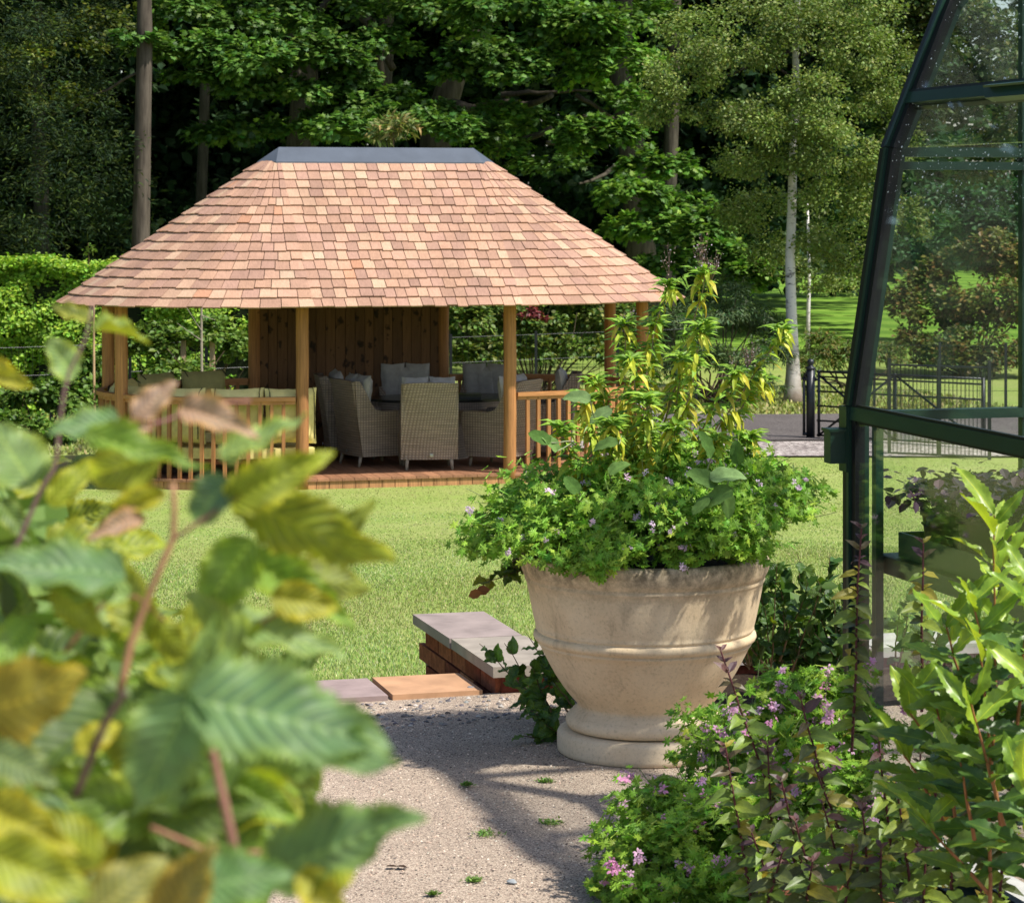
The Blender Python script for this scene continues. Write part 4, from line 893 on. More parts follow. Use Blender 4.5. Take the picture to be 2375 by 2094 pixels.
# gable bars
for (z, hw, x0, x1) in ((1.975, .014, .1, 2.4), (1.935, .012, .1, 2.4), (1.205, .014, .0, 2.5), (.03, .03, 0, 2.5)):
    g = MB(); bar(g, (x0+.03, 0, z), (x1-.03, 0, z), hw, -.02, .025, (0, -1, 0)); g.obj('gable_rail', M_alu, gh)
for (x, zt) in ((.553, 2.70), (.93, 2.92), (1.57, 2.92), (1.965, 2.69)):
    g = MB(); bar(g, (x, 0, .04), (x, 0, zt), .008, -.01, .018, (0, -1, 0)); g.obj('gable_bar', M_alu, gh)
# panes
pb = MB()
def pane(V4, parent=gh):
    b = MB(); V4 = np.array(V4, float); n = np.cross(V4[1]-V4[0], V4[3]-V4[0]); n /= np.linalg.norm(n); b.add(np.concatenate([V4, V4+n*.004]), FQ); return b.obj('pane', M_glass, parent)
yy = [0]+ys
for k in range(4):
    y0, y1 = yy[k]-.012, yy[k+1]+.012
    for i in (0, 1, 2, 3):
        (x0, z0), (x1, z1) = prf[i], prf[i+1]; pane([(x0, y0, z0), (x0, y1, z0), (x1, y1, z1), (x1, y0, z1)])
        (x0, z0), (x1, z1) = prf[9-i], prf[10-i]; pane([(x0, y0, z0), (x0, y1, z0), (x1, y1, z1), (x1, y0, z1)])
gx = [(0.02, .541), (.565, .918), (.942, 1.558), (1.582, 1.953), (1.977, 2.48)]
for (x0, x1) in gx:
    pane([(x0, .004, .06), (x1, .004, .06), (x1, .004, 1.19), (x0, .004, 1.19)])
    def top(x): 
        xs = [p[0] for p in prf[1:10]]; zs = [p[1] for p in prf[1:10]]; return float(np.interp(x, xs, zs))-.01
    xa, xb = max(x0, .13), min(x1, 2.37)
    pane([(x0, .004, 1.22), (x1, .004, 1.22), (xb, .004, 1.92), (xa, .004, 1.92)]); pane([(xa, .004, 1.99), (xb, .004, 1.99), (xb, .004, top(xb)), (xa, .004, top(xa))])
# opening vent above the purlin
b = MB(); 
vb = MB(); bar(vb, (.165, -.62, 2.12), (.165, -1.18, 2.12), .022, .0, .03, (-1, 0, .4)); bar(vb, (.155, -.62, 2.147), (.155, -1.18, 2.147), .03, -.003, .003, (-.2, 0, 1)); vb.obj('vent_sash', M_alu, gh)
# drip/rain drops on the sloping panes
dr = MB(); n = 1100; yv = rng.uniform(-1.2, -.03, n); t = rng.random(n)
half = [(0, .5), (.5, .5)]
P = np.zeros((n, 3)); sel = rng.random(n)
for i, lo, hi in ((1, .0, .3), (2, .3, .75), (3, .75, 1.)):
    m = (sel >= lo) & (sel < hi); (x0, z0), (x1, z1) = prf[i], prf[i+1]; tt = t[m] if i > 1 else .75+.25*t[m]; P[m] = np.stack([x0+(x1-x0)*tt, yv[m], z0+(z1-z0)*tt], 1)-np.array([.005, 0, -.001])
ic = np.array([[0, 0, .35], [.5, 0, 0], [.15, .5, 0], [-.4, .3, 0], [-.4, -.3, 0], [.15, -.5, 0]]); icf = np.array([[0, 1, 2], [0, 2, 3], [0, 3, 4], [0, 4, 5], [0, 5, 1]])
dr.leaves((ic, icf), P, np.tile([0.01, 1, 0.], (n, 1)), np.tile([-1, 0, .3], (n, 1)), rng.uniform(.0012, .004, n)*(1+rng.random(n)**6*1.5), np.tile([.55, .62, .6], (n, 1)))
M_drop = plain_mat('water_drop', None, .08, 0, 1.0, 5, 1, 1, 0); dr.obj('raindrops', M_drop, gh, kind='stuff')
# white stone sill under the greenhouse and black gutter
b = MB(); b.box((-.05, LEN, -.0), (.2, .05, .012), (.55, .53, .5)); b.obj('sill', M_stone, gh); b = MB(); b.box((-.085, LEN, .0), (-.055, .02, .04)); b.obj('gutter', M_rubber, gh)
# green drainpipe bracket box on the corner, facing the gate
b = MB(); b.box((-.072, -.03, 1.07), (-.022, .02, 1.165)); b.box((-.025, -.035, 1.045), (-.005, .02, 1.235)); b.box((-.078, -.036, 1.163), (-.02, .026, 1.171)); b.obj('gutter_box', M_alu, gh)
# staging, tray, pots, basil
stg = empty('staging_shelf', (G0[0], G0[1], GZ), TH); tag(stg, 'green metal staging shelf inside the greenhouse', 'shelf')
b = MB()
b.box((.05, -2.6, .80), (.50, -.10, .815)); b.box((.045, -2.6, .765), (.055, -.09, .815)); b.box((.05, -.1, .765), (.5, -.09, .815)); b.obj('shelf_top', M_alu, stg)
for (x, y) in ((.46, -.45), (.48, -.13), (.07, -2.5), (.48, -2.5)):
    b = MB(); b.box((x-.012, y-.012, 0.013), (x+.012, y+.012, .80)); b.obj('leg', M_alu, stg)
tr = MB(); tr.box((.075, -1.2, .817), (.475, -.2, .83))
for (a, c) in (((.07, -1.21, .817), (.078, -.19, .888)), ((.472, -1.21, .817), (.48, -.19, .888)), ((.078, -.198, .817), (.472, -.19, .888)), ((.078, -1.21, .817), (.472, -1.202, .888))): tr.box(a, c)
o = tr.obj('seed_tray', M_alu, None, label='long dark green tray on the greenhouse shelf holding the pots', cat='tray'); o.location = gh.location; o.rotation_euler.z = TH
def ghw(x, y, z): return np.array([G0[0]+x*U[0]+y*V_[0], G0[1]+x*U[1]+y*V_[1], GZ+z])
def basil(p, label, r=.06, h=.115, n=320):
    root = empty('potted_basil', p, 0); tag(root, label, 'potted plant', 'purple basil pots in the greenhouse tray')
    b = MB(); b.lathe([(0, 0), (r*.72, 0), (r*.95, h), (r*1.05, h), (r*1.05, h+.012), (r*.93, h+.012), (r*.9, h-.01), (0, h-.012)], 20); b.obj('pot', M_pot, root, True, (.055, .035, .022))
    b = MB(); P = rng.normal(size=(n, 3))*[r*1.05, r*1.05, .024]+[0, 0, h+.075]; D, N = bases(n, 1.3, .5); b.leaves(T_oval, P, D, N, rng.uniform(.026, .045, n), jitcol([(.035, .02, .035), (.07, .045, .065), (.05, .028, .045)], n, .3)); b.obj('leaves', M_shiny, root)
    b = MB()
    for k in range(26): b.tube([(rnd(-r, r)*.6, rnd(-r, r)*.6, h-.01), P[k]-[0, 0, .008]], .0012, 4, (.14, .12, .06), False)
    b.obj('stems', M_stem, root)
zz = .832
for i, (x, y, lab) in enumerate([(.155, -.30, 'purple basil in a small brown pot, farthest left in the greenhouse tray'), (.33, -.32, 'purple basil pot behind the left one in the greenhouse tray'), (.17, -.50, 'second purple basil pot along the glass in the greenhouse tray'), (.35, -.53, 'purple basil pot in the back row of the tray, second along'), (.2, -.72, 'third purple basil pot along the glass in the tray'), (.37, -.75, 'purple basil pot in the back row of the tray, third along')]): basil(ghw(x, y, zz), lab)
o = MB(); o.box((-.07, -.05, 0), (.07, .05, .1)); o.box((-.075, -.055, .092), (.075, .055, .1)); ob = o.obj('watering_box', M_alu, None, label='small dark green box standing in the greenhouse at the picture edge', cat='box'); ob.location = W(2065, 1055, 6.85)
ob.location.z = GZ+.817
#@@GATE
# ------------------------------------------------------------------ gate and fences
def ground_pt(px, D): x = (px*1.16194-HX)/FPX*D; return np.array([x, D, float(lawn_z(x, D))])
gate = empty('estate_gate', ground_pt(1618, 35.4), 0); tag(gate, 'open black iron estate gate with cross braces beside the tarmac drive', 'gate')
gp = MB(); gp.tube([(-.0, 0, 0), (0, 0, .95)], .06, 10); gp.lathe([(.06, .95), (.075, .97), (.05, .99), (.03, 1.0), (.045, 1.03), (.05, 1.055), (.04, 1.085), (0, 1.1)], 14); gp.tube([(-.09, 0, .05), (-.09, 0, .85)], .02, 8); gp.box((-.11, -.02, .05), (.05, .02, .09)); gp.box((-.11, -.02, .8), (.05, .02, .84)); gp.tube([(-.09, 0, .85), (-.03, 0, .95), (.08, 0, .8)], .025, 8); gp.obj('hanging_post', M_iron, gate, True)
gd = np.array([.80, -.60, 0]); 
for z in (.06, .26, .46, .66, .86, .93): 
    b = MB(); b.tube([gd*.1+[0, 0, z], gd*2.6+[0, 0, z-.0]], .014 if z < .9 else .018, 6); b.obj('rail', M_iron, gate, True)
for t in (.13, 1.3, 2.6):
    b = MB(); b.tube([gd*t+[0, 0, .04], gd*t+[0, 0, .95]], .02, 6); b.obj('stile', M_iron, gate, True)
for (a, c) in (((.13, .88), (1.3, .06)), ((.13, .06), (1.3, .93)), ((1.3, .93), (2.6, .06))):
    b = MB(); b.tube([gd*a[0]+[0, 0, a[1]], gd*c[0]+[0, 0, c[1]]], .016, 6); b.obj('brace', M_iron, gate, True)
def mesh_fence(name, p0, p1, h, label, npost, wires=(.1, .5, .9), step=.075, panel=False):
    root = empty(name, p0, 0); tag(root, label, 'fence'); p0 = np.array(p0); p1 = np.array(p1); d = p1-p0; L = np.linalg.norm(d)
    for k in range(npost):
        q = d*k/(npost-1); b = MB(); b.box((q[0]-.02, q[1]-.02, q[2]-.05), (q[0]+.02, q[1]+.02, q[2]+h+.05)); b.obj('post', M_iron, root)
    for f in wires:
        b = MB(); b.tube([np.array([0, 0, h*f]), d+[0, 0, h*f]], .0032 if not panel else .014, 5); b.obj('wire', M_iron, root)
    b = MB(); m = int(L/step)
    for k in range(1, m): q = d*k/m; b.tube([q+[0, 0, .05], q+[0, 0, h*.97]], .0035 if not panel else .006, 3, None, False)
    b.obj('mesh_wires', M_iron, root, kind='stuff')
mesh_fence('wire_fence', ground_pt(-60, 36.2), ground_pt(560, 38.5), 1.22, 'thin black wire mesh fence in front of the clipped hedge on the left', 5, (.08, .35, .65, .98), .1)
mesh_fence('wire_fence', ground_pt(900, 38.3), ground_pt(1390, 40.6), 1.25, 'thin black wire mesh fence in front of the shrubs behind the pavilion', 4, (.3, .7, 1.), .1)
mesh_fence('mesh_panel', ground_pt(1775, 33.2), ground_pt(1975, 32.7), 1.2, 'black iron mesh gate panel on the grass seen through the greenhouse glass', 3, (.03, .97), .05, True)
mesh_fence('park_railing', ground_pt(1745, 40.6), ground_pt(2140, 40.2), 1.0, 'black park railing beyond the mesh panel, seen through the glass', 4, (.3, .65, 1.), .2)
#@@TREES
# ------------------------------------------------------------------ trees, hedges, shrubs
def tree(name, label, base, trunk, limbs, clumps, size, tpl, cols, mat=M_leaf, bark=M_bark, bcol=(.07, .06, .045), group=None, cat='tree', **kw):
    base = np.array(base, float); root = empty(name, base); tag(root, label, cat, group)
    if trunk: 
        b = MB(); P, R = trunk; b.tube(np.array(P)-base, R, 12, bcol)
        lb = b if bark is not M_birch else MB()
        for (Q, r0, r1) in limbs: Q = np.array(Q); lb.tube(Q-base, np.linspace(r0, r1, len(Q)), 7, bcol if lb is b else (.05, .042, .035))
        b.obj('trunk', bark, root, True)
        if lb is not b and limbs: lb.obj('limbs', M_bark, root, True)
    b = MB(); add_clumps(b, clumps, size, tpl, cols, **kw); o = b.obj('crown', mat, root); o.location = -Vector(base); return root
def CL(px, py, D, rx, rz, n, ry=None):
    """clump seen at px,py; half sizes rx, rz in view pixels"""
    s = D*1.16194/FPX; return (W(px, py, D), (rx*s, (ry if ry else rx*.8)*s, rz*s), n)
def trunkline(pts, D, r0, r1):
    P = np.array([W(x, y, D) for x, y in pts]); return P, np.linspace(r0, r1, len(P))
syc = [(.065, .145, .02), (.085, .17, .024), (.045, .11, .018), (.11, .20, .03)]
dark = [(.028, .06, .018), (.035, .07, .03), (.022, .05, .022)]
# upper crowns, above the view: they keep the wood floor in shade
def hightop(x0, x1, y0, y1, z0, z1, n):
    out = []
    for _ in range(n): out.append(((rnd(x0, x1), rnd(y0, y1), rnd(z0, z1)), (rnd(1.6, 2.6), rnd(1.6, 2.6), rnd(.8, 1.4)), 260))
    return out
def bigcrown(mb, x0, x1, y0, y1, z0, z1, n, cols, size=.42):
    add_clumps(mb, hightop(x0, x1, y0, y1, z0, z1, n), size, T_diamond, cols, up=1., ra=.6)
# 1 left dark conifer
t1 = tree('cypress_tree', 'tall dark drooping evergreen at the far left edge', ground_pt(-40, 47), (np.array([ground_pt(-40, 47), ground_pt(-40, 47)+[0, 0, 6], ground_pt(-40, 47)+[.2, 0, 13]]), [.3, .25, .1]), [],
    [CL(x, y, D, rnd(70, 120), rnd(90, 150), 1500) for (x, y, D) in [(20, 60, 45), (110, 130, 46), (60, 260, 45), (180, 260, 48), (30, 420, 45), (120, 420, 47), (210, 400, 49), (190, 80, 48), (30, 520, 46), (150, 330, 45), (240, 500, 49), (-40, 150, 44)]],
    .11, T_lance, [(.022, .04, .016), (.028, .05, .014), (.05, .075, .014), (.018, .034, .018)], M_dull, up=.3, ra=.8, nsub=30, sub=.2)
# 2 tree with the tall bare trunk
gp_ = ground_pt(282, 46)
t2 = tree('ash_tree', 'tall tree with a straight bare grey-brown trunk left of the pavilion roof', gp_, (np.array([gp_, W(281, 470, 46), W(284, 330, 46), W(286, 200, 46), W(289, 80, 46), W(288, 0, 46), W(288, -160, 46), W(300, -420, 46)]), [.19, .16, .15, .145, .14, .13, .12, .08]),
    [(wig(W(286, 140, 46), W(60, 245, 47), 7, .2), .03, .01)],
    [CL(x, y, D, rx, rz, n) for (x, y, D, rx, rz, n) in [(200, 60, 48, 90, 50, 700), (130, 90, 47, 70, 40, 500), (260, 70, 50, 60, 60, 300), (110, 200, 46, 80, 30, 400), (60, 120, 45, 80, 30, 400)]],
    .10, T_oval, [(.09, .12, .014), (.05, .09, .015), (.14, .17, .02)], bcol=(.085, .07, .055))
# 3 sycamores
def limb(a, b_, D, r0, r1, dD=0): 
    P = wig(W(a[0], a[1], D), W(b_[0], b_[1], D+dD), 8, .25); return (P, r0, r1)
g3 = ground_pt(560, 52)
t3 = tree('sycamore_tree', 'big green sycamore above the left half of the pavilion roof', g3, (np.array([g3, W(610, 200, 52), W(600, 60, 52), W(590, -200, 52)]), [.35, .3, .26, .15]),
    [limb((605, 140), (420, 200), 51, .05, .02, -2), limb((605, 60), (700, -40), 51, .1, .04)],
    [CL(*a) for a in [(430, 105, 47.5, 85, 32, 1500), (540, 130, 47, 95, 34, 1700), (640, 115, 47.5, 80, 40, 1300), (390, 160, 47.5, 60, 30, 700), (500, 175, 47.5, 70, 28, 900), (600, 185, 47.5, 60, 25, 800), (700, 150, 48, 60, 45, 900), (450, 270, 48, 65, 26, 900), (560, 260, 48.5, 45, 18, 350), (700, 220, 48, 60, 40, 900), (640, 250, 48, 60, 25, 600), (370, 30, 49, 90, 40, 800), (480, 50, 49, 70, 30, 700), (310, 100, 47, 60, 25, 500), (590, 60, 50, 80, 35, 700), (520, 10, 50, 100, 30, 600), (545, 390, 49, 45, 22, 300), (620, 380, 49, 60, 30, 300), (270, 75, 45.8, 45, 12, 160)]],
    .118, T_lobed, syc, up=1.1, ra=.55, dens=1.55)
g4 = ground_pt(860, 53)
t4 = tree('sycamore_tree', 'sycamore with a dark leaning trunk and low limbs right above the lead ridge', g4, (np.array([g4, W(870, 260, 53), W(905, 150, 53), W(975, 30, 53), W(1010, -200, 53)]), [.4, .32, .27, .2, .12]),
    [limb((880, 215), (1110, 165), 51, .12, .05, -3), limb((1000, 190), (1180, 180), 50, .06, .02), limb((940, 330), (1090, 285), 50, .1, .05, -1), limb((1090, 285), (1190, 290), 49, .05, .02), limb((740, 40), (760, 260), 52, .1, .05), limb((1150, 190), (1240, 260), 50, .05, .02), limb((690, -20), (800, 150), 52.5, .14, .08)],
    [CL(*a) for a in [(960, 125, 47.5, 90, 45, 2200), (1040, 145, 47.5, 60, 35, 900), (900, 150, 48, 40, 20, 300), (1010, 20, 48, 90, 30, 1300), (1080, 70, 48, 60, 30, 900), (870, 20, 50, 90, 30, 800), (770, 100, 50, 60, 40, 500), (760, 250, 47, 70, 30, 1300), (690, 265, 46.5, 80, 22, 1300), (860, 260, 47, 80, 28, 1300), (880, 230, 47.5, 60, 20, 600), (960, 270, 47.5, 50, 22, 600), (1000, 235, 48.5, 60, 30, 450), (800, 200, 49, 60, 40, 500), (720, 20, 51, 80, 40, 500), (940, 60, 51, 80, 30, 300), (1090, 330, 50, 80, 25, 300), (1050, 250, 50, 60, 30, 300), (1010, 300, 49, 60, 22, 400)]],
    .118, T_lobed, syc, up=1.1, ra=.55, dens=1.55)
g5 = ground_pt(1290, 54)
t5 = tree('sycamore_tree', 'lush sycamore with drooping bright green boughs between the roof and the birch', g5, (np.array([g5, W(1270, 350, 54), W(1240, 150, 54), W(1250, -160, 54)]), [.35, .3, .24, .13]),
    [limb((1260, 260), (1150, 210), 52, .08, .03, -3), limb((1265, 330), (1170, 390), 52, .08, .02, -4)],
    [CL(*a) for a in [(1180, 60, 47.5, 80, 40, 1400), (1240, 130, 48, 70, 40, 1000), (1170, 150, 48.5, 55, 40, 600), (1200, 270, 47, 75, 32, 1500), (1160, 290, 47, 50, 20, 600), (1250, 390, 46.5, 70, 32, 1500), (1290, 330, 48, 50, 35, 500), (1310, 460, 46.5, 60, 40, 1500), (1250, 460, 47.5, 50, 30, 500), (1350, 340, 48, 50, 30, 400), (1390, 470, 45.5, 65, 50, 1600), (1440, 530, 45, 55, 50, 1600), (1330, 530, 46, 50, 30, 500), (1490, 560, 44.5, 45, 45, 1000), (1290, 40, 50, 90, 40, 600), (1130, 20, 49, 60, 30, 500), (1240, 210, 50, 60, 35, 400), (1110, 120, 48, 40, 30, 300), (1370, 410, 47, 50, 25, 600)]],
    .118, T_lobed, [(.085, .19, .02), (.11, .22, .026), (.06, .14, .02), (.14, .25, .03)], up=1.1, ra=.55, dens=1.55)
# 4 birch: fine hanging foliage
g6 = ground_pt(1583, 42.0)
bt = np.array([g6+[0, 0, -.05], g6+[0, 0, .1], W(1583, 740, 42), W(1580, 640, 42), W(1577, 520, 42), W(1581, 400, 42), W(1583, 300, 42), W(1590, 200, 42), W(1588, 100, 42), W(1592, 0, 42), W(1600, -200, 42)])
t6 = tree('birch_tree', 'silver birch with a white trunk and fine hanging foliage beside the greenhouse', g6, (bt, [.20, .155, .115, .09, .08, .072, .065, .06, .055, .05, .03]),
    [limb((1580, 395), (1640, 350), 42, .03, .01), limb((1583, 350), (1500, 260), 42, .03, .01), limb((1588, 160), (1480, 100), 42, .03, .01), limb((1588, 120), (1700, 60), 42, .03, .01), limb((1582, 330), (1700, 300), 42, .03, .01), limb((1588, 100), (1350, 180), 42, .03, .01)],
    [CL(*a) for a in [(1590, 60, 41.5, 90, 45, 3200), (1700, 90, 41.5, 80, 60, 3000), (1480, 110, 41.5, 100, 40, 3400), (1360, 150, 41.5, 75, 60, 2600), (1330, 215, 41.5, 55, 50, 1700), (1640, 190, 41, 80, 50, 3000), (1740, 200, 41.5, 55, 70, 2600), (1520, 240, 41, 90, 35, 3000), (1600, 265, 40.8, 100, 35, 3400), (1670, 310, 41, 80, 40, 2600), (1540, 330, 41.3, 70, 35, 1800), (1740, 330, 41.5, 50, 50, 1700), (1660, 400, 41.5, 80, 50, 2200), (1730, 430, 41.5, 60, 50, 1700), (1640, 480, 42, 70, 40, 1400), (1700, 520, 42, 60, 40, 1300), (1520, 420, 42.5, 60, 50, 1200), (1430, 230, 42, 60, 30, 1200), (1400, 60, 43, 80, 40, 1600), (1550, 10, 42, 120, 30, 2600), (1700, 10, 42, 90, 40, 2200), (1780, 100, 42, 40, 60, 1200), (1560, 520, 43.5, 40, 40, 500), (1620, 560, 43, 50, 25, 600), (1800, 300, 42, 40, 60, 800), (1820, 440, 42.5, 30, 50, 700), (1460, 330, 43, 50, 40, 1300), (1480, 430, 43, 50, 50, 1500), (1530, 500, 43, 45, 40, 1000), (1680, 570, 43, 60, 18, 700)]],
    .062, T_diamond, [(.14, .20, .035), (.175, .23, .05), (.11, .165, .03), (.20, .25, .065)], bark=M_birch, bcol=(0, 0, 0), up=.5, ra=.9, nsub=22, sub=.24, zlow=-.7)
g7 = ground_pt(1612, 50)
t7 = tree('birch_tree', 'slim young birch with a thin pale stem behind the big birch', g7, (np.array([g7, W(1613, 640, 50), W(1615, 560, 50), W(1612, 400, 50)]), [.055, .04, .035, .02]), [], [CL(1610, 540, 50, 40, 30, 500), CL(1640, 470, 50, 50, 40, 500)], .08, T_diamond, [(.09, .13, .035)], bark=M_birch, bcol=(0, 0, 0), up=.5, ra=.9)
# crowns high above the frame, one mesh per tree kind, part of the wood behind
wood = MB()
bigcrown(wood, -22, 4, 52, 70, 9.5, 14, 150, syc, .45)
bigcrown(wood, 4, 12, 58, 67, 9.5, 13, 60, syc, .45)
bigcrown(wood, -22, 9, 49.5, 54, 9.0, 14, 80, syc, .4)
# deep wood behind
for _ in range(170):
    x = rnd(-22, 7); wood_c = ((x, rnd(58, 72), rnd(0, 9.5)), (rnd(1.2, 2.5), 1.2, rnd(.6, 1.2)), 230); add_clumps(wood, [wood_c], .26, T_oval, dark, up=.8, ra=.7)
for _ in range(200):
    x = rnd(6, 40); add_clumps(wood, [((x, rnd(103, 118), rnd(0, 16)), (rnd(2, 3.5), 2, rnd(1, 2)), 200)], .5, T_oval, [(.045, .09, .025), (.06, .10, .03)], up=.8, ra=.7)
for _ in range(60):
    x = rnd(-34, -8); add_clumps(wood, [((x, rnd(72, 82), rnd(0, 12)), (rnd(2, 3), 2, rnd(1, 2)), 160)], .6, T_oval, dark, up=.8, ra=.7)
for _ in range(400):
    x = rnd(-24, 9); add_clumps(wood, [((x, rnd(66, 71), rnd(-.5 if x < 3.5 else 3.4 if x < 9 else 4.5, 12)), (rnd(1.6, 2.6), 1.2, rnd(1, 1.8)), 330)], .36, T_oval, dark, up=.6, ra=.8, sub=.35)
for _ in range(640):  # unseen trees far left, added so the glass mirrors leaves instead of sky
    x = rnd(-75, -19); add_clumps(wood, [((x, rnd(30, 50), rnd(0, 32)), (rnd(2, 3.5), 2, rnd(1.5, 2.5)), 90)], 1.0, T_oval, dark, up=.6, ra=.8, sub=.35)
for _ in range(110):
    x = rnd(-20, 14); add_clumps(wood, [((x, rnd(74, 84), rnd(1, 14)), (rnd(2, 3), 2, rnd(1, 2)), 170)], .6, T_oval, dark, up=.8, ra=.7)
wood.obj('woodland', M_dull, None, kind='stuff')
# dim trunks within the wood
for i, (px, D, r, lab) in enumerate([(400, 56, .14, 'thin pale trunk deep in the dark wood right of the tall bare trunk'), (90, 58, .2, 'dark trunk deep in the wood near the left edge'), (740, 57, .22, 'dim thick trunk in the wood above the lead ridge'), (1330, 58, .2, 'dim trunk in the wood left of the birch')]):
    p = ground_pt(px, D); root = empty('woodland_tree', p); tag(root, lab, 'tree', 'tree trunks standing deep in the wood'); b = MB(); b.tube(wig((0, 0, 0), (rnd(-.5, .5), 0, 11), 8, .05), np.linspace(r, r*.6, 8), 9, (.08, .07, .055)); b.obj('trunk', M_bark, root, True)
# right-hand trees beyond
t8 = tree('maple_tree', 'green tree with orange-tinged leaves behind the birch at the top right', ground_pt(1850, 54), None, [], [CL(*a) for a in [(1800, 60, 52, 70, 60, 1600), (1860, 100, 52, 70, 60, 1500), (1790, 170, 53, 60, 60, 1200), (1850, 10, 52, 80, 50, 1400), (1760, 20, 54, 80, 50, 1200), (1870, 220, 53, 60, 60, 1200), (1800, 280, 54, 60, 60, 1000), (1940, 60, 53, 80, 70, 1500), (2020, 100, 53, 80, 90, 1600), (1950, 200, 53, 80, 70, 1500), (2040, 260, 54, 80, 70, 1300), (1950, 340, 55, 80, 60, 1300)]], .12, T_oval, [(.06, .10, .025), (.08, .12, .03), (.05, .09, .025), (.10, .11, .025)], up=.9, ra=.6)
t9 = tree('evergreen_tree', 'dark blue-green spreading tree seen through the greenhouse glass', ground_pt(1960, 60), None, [], [CL(*a) for a in [(1880, 400, 60, 70, 40, 1100), (1950, 420, 59, 70, 40, 1200), (2030, 400, 58, 70, 40, 1200), (1990, 450, 57, 80, 30, 1300), (1900, 480, 58, 60, 30, 1000), (2060, 470, 57, 60, 40, 1000), (1850, 520, 60, 50, 40, 800), (1830, 440, 62, 50, 50, 700), (1790, 520, 64, 40, 50, 500)]], .14, T_oval, [(.03, .085, .035), (.04, .10, .04), (.05, .13, .04)], up=1.2, ra=.5)
def shrub(name, label, clumps, size, tpl, cols, mat=M_leaf, cat='shrub', group=None, stems=True, **kw):
    c0 = np.mean([c[0] for c in clumps], 0); base = np.array([c0[0], c0[1], float(lawn_z(c0[0], c0[1]))]); root = empty(name, base); tag(root, label, cat, group)
    b = MB(); add_clumps(b, clumps, size, tpl, cols, **kw); b.obj('foliage', mat, root).location = -Vector(base)
    if stems:
        b = MB()
        for c in clumps:
            for _ in range(3): b.tube(wig(base+[rnd(-.2, .2), rnd(-.2, .2), 0], c[0]+rng.normal(size=3)*c[1]*.4, 6, .3), np.linspace(.02, .006, 6), 5, (.10, .075, .05), False)
        b.obj('stems', M_bark, root).location = -Vector(base)
    return root
rho = [(.07, .125, .025), (.055, .10, .03), (.10, .15, .03), (.13, .15, .035)]
shrub('amber_bush', 'rounded bush with orange and green leaves seen through the greenhouse glass', [CL(*a) for a in [(1850, 570, 49, 60, 50, 1500), (1920, 530, 49, 70, 40, 1700), (1990, 510, 48.5, 70, 40, 1700), (2050, 540, 48.5, 70, 60, 1600), (1800, 620, 48.5, 45, 50, 1100), (1880, 640, 48, 60, 50, 1500), (1960, 610, 48, 70, 60, 1800), (2030, 640, 48, 70, 60, 1600), (1930, 690, 47.5, 70, 30, 1100), (1820, 690, 48, 50, 30, 700), (1880, 725, 47.5, 60, 25, 900), (1970, 725, 47.5, 60, 25, 900), (2040, 710, 47.5, 50, 30, 800)]], .10, T_oval, [(.11, .14, .025), (.14, .15, .03), (.18, .12, .035), (.08, .13, .022)])
shrub('rhododendron', 'low green shrub with brown-tinged leaves just behind the iron gate', [CL(*a) for a in [(1650, 700, 45, 50, 40, 1500), (1620, 740, 44.5, 30, 35, 700), (1690, 720, 45, 40, 45, 1200), (1740, 700, 46, 40, 40, 900), (1780, 720, 46, 35, 35, 700)]], .10, T_lance, [(.09, .15, .025), (.07, .13, .02), (.15, .13, .03)])
shrub('rhododendron', 'dull green rounded rhododendron between the pavilion and the birch', [CL(*a) for a in [(1370, 650, 41, 60, 50, 1600), (1440, 620, 41.5, 60, 50, 1700), (1500, 640, 42, 50, 50, 1500), (1540, 700, 42, 40, 50, 1200), (1400, 730, 40.5, 60, 50, 1500), (1480, 730, 41, 60, 50, 1500), (1340, 740, 41, 50, 50, 1100), (1290, 660, 41.5, 50, 50, 1100), (1430, 580, 43, 60, 30, 1000), (1520, 770, 41.5, 50, 20, 500)]], .095, T_lance, [(.07, .115, .04), (.09, .13, .045), (.05, .09, .03)], up=.9, ra=.7)
shrub('rhododendron', 'yellow-green mixed shrubs with a few red leaves directly behind the pavilion', [CL(*a) for a in [(930, 640, 39.5, 60, 40, 1700), (1010, 630, 40, 60, 45, 1700), (1080, 640, 40, 50, 45, 1500), (1150, 630, 40.2, 55, 50, 1700), (1230, 640, 40.4, 55, 50, 1500), (920, 710, 39.3, 50, 30, 1300), (990, 700, 39.4, 50, 30, 1100), (1060, 700, 39.6, 50, 30, 1100), (1130, 700, 39.8, 50, 30, 900), (1210, 710, 40, 50, 30, 900), (960, 570, 41, 60, 30, 700), (1100, 575, 41, 80, 30, 900)]], .085, T_oval, [(.10, .17, .025), (.08, .14, .02), (.15, .19, .035), (.06, .11, .02), (.13, .15, .02)], up=.9, ra=.65)
shrub('red_shrub', 'small patch of dark red leaves under the eave behind the pavilion', [CL(1060, 628, 39.3, 22, 12, 150), CL(1085, 640, 39.2, 12, 10, 50)], .07, T_oval, [(.14, .02, .025), (.2, .04, .04)], stems=False)
sh1 = empty('amber_sapling', ground_pt(790, 36.5)); tag(sh1, 'young tree with narrow pale orange-green leaves peeping over the lead ridge', 'tree')
b = MB(); add_clumps(b, [CL(785, 255, 36.5, 32, 24, 170), CL(760, 275, 36.5, 20, 18, 60), CL(810, 262, 36.5, 18, 18, 60)], .16, T_lance, [(.16, .19, .05), (.24, .2, .07), (.12, .18, .04)], up=.2, ra=.8, sub=.3); b.obj('crown', M_leaf, sh1).location = -sh1.location
b = MB(); b.tube([ground_pt(788, 36.5), W(788, 500, 36.5), W(785, 265, 36.5)], [.03, .02, .008], 6, (.2, .15, .1)); b.obj('trunk', M_bark, sh1).location = -sh1.location
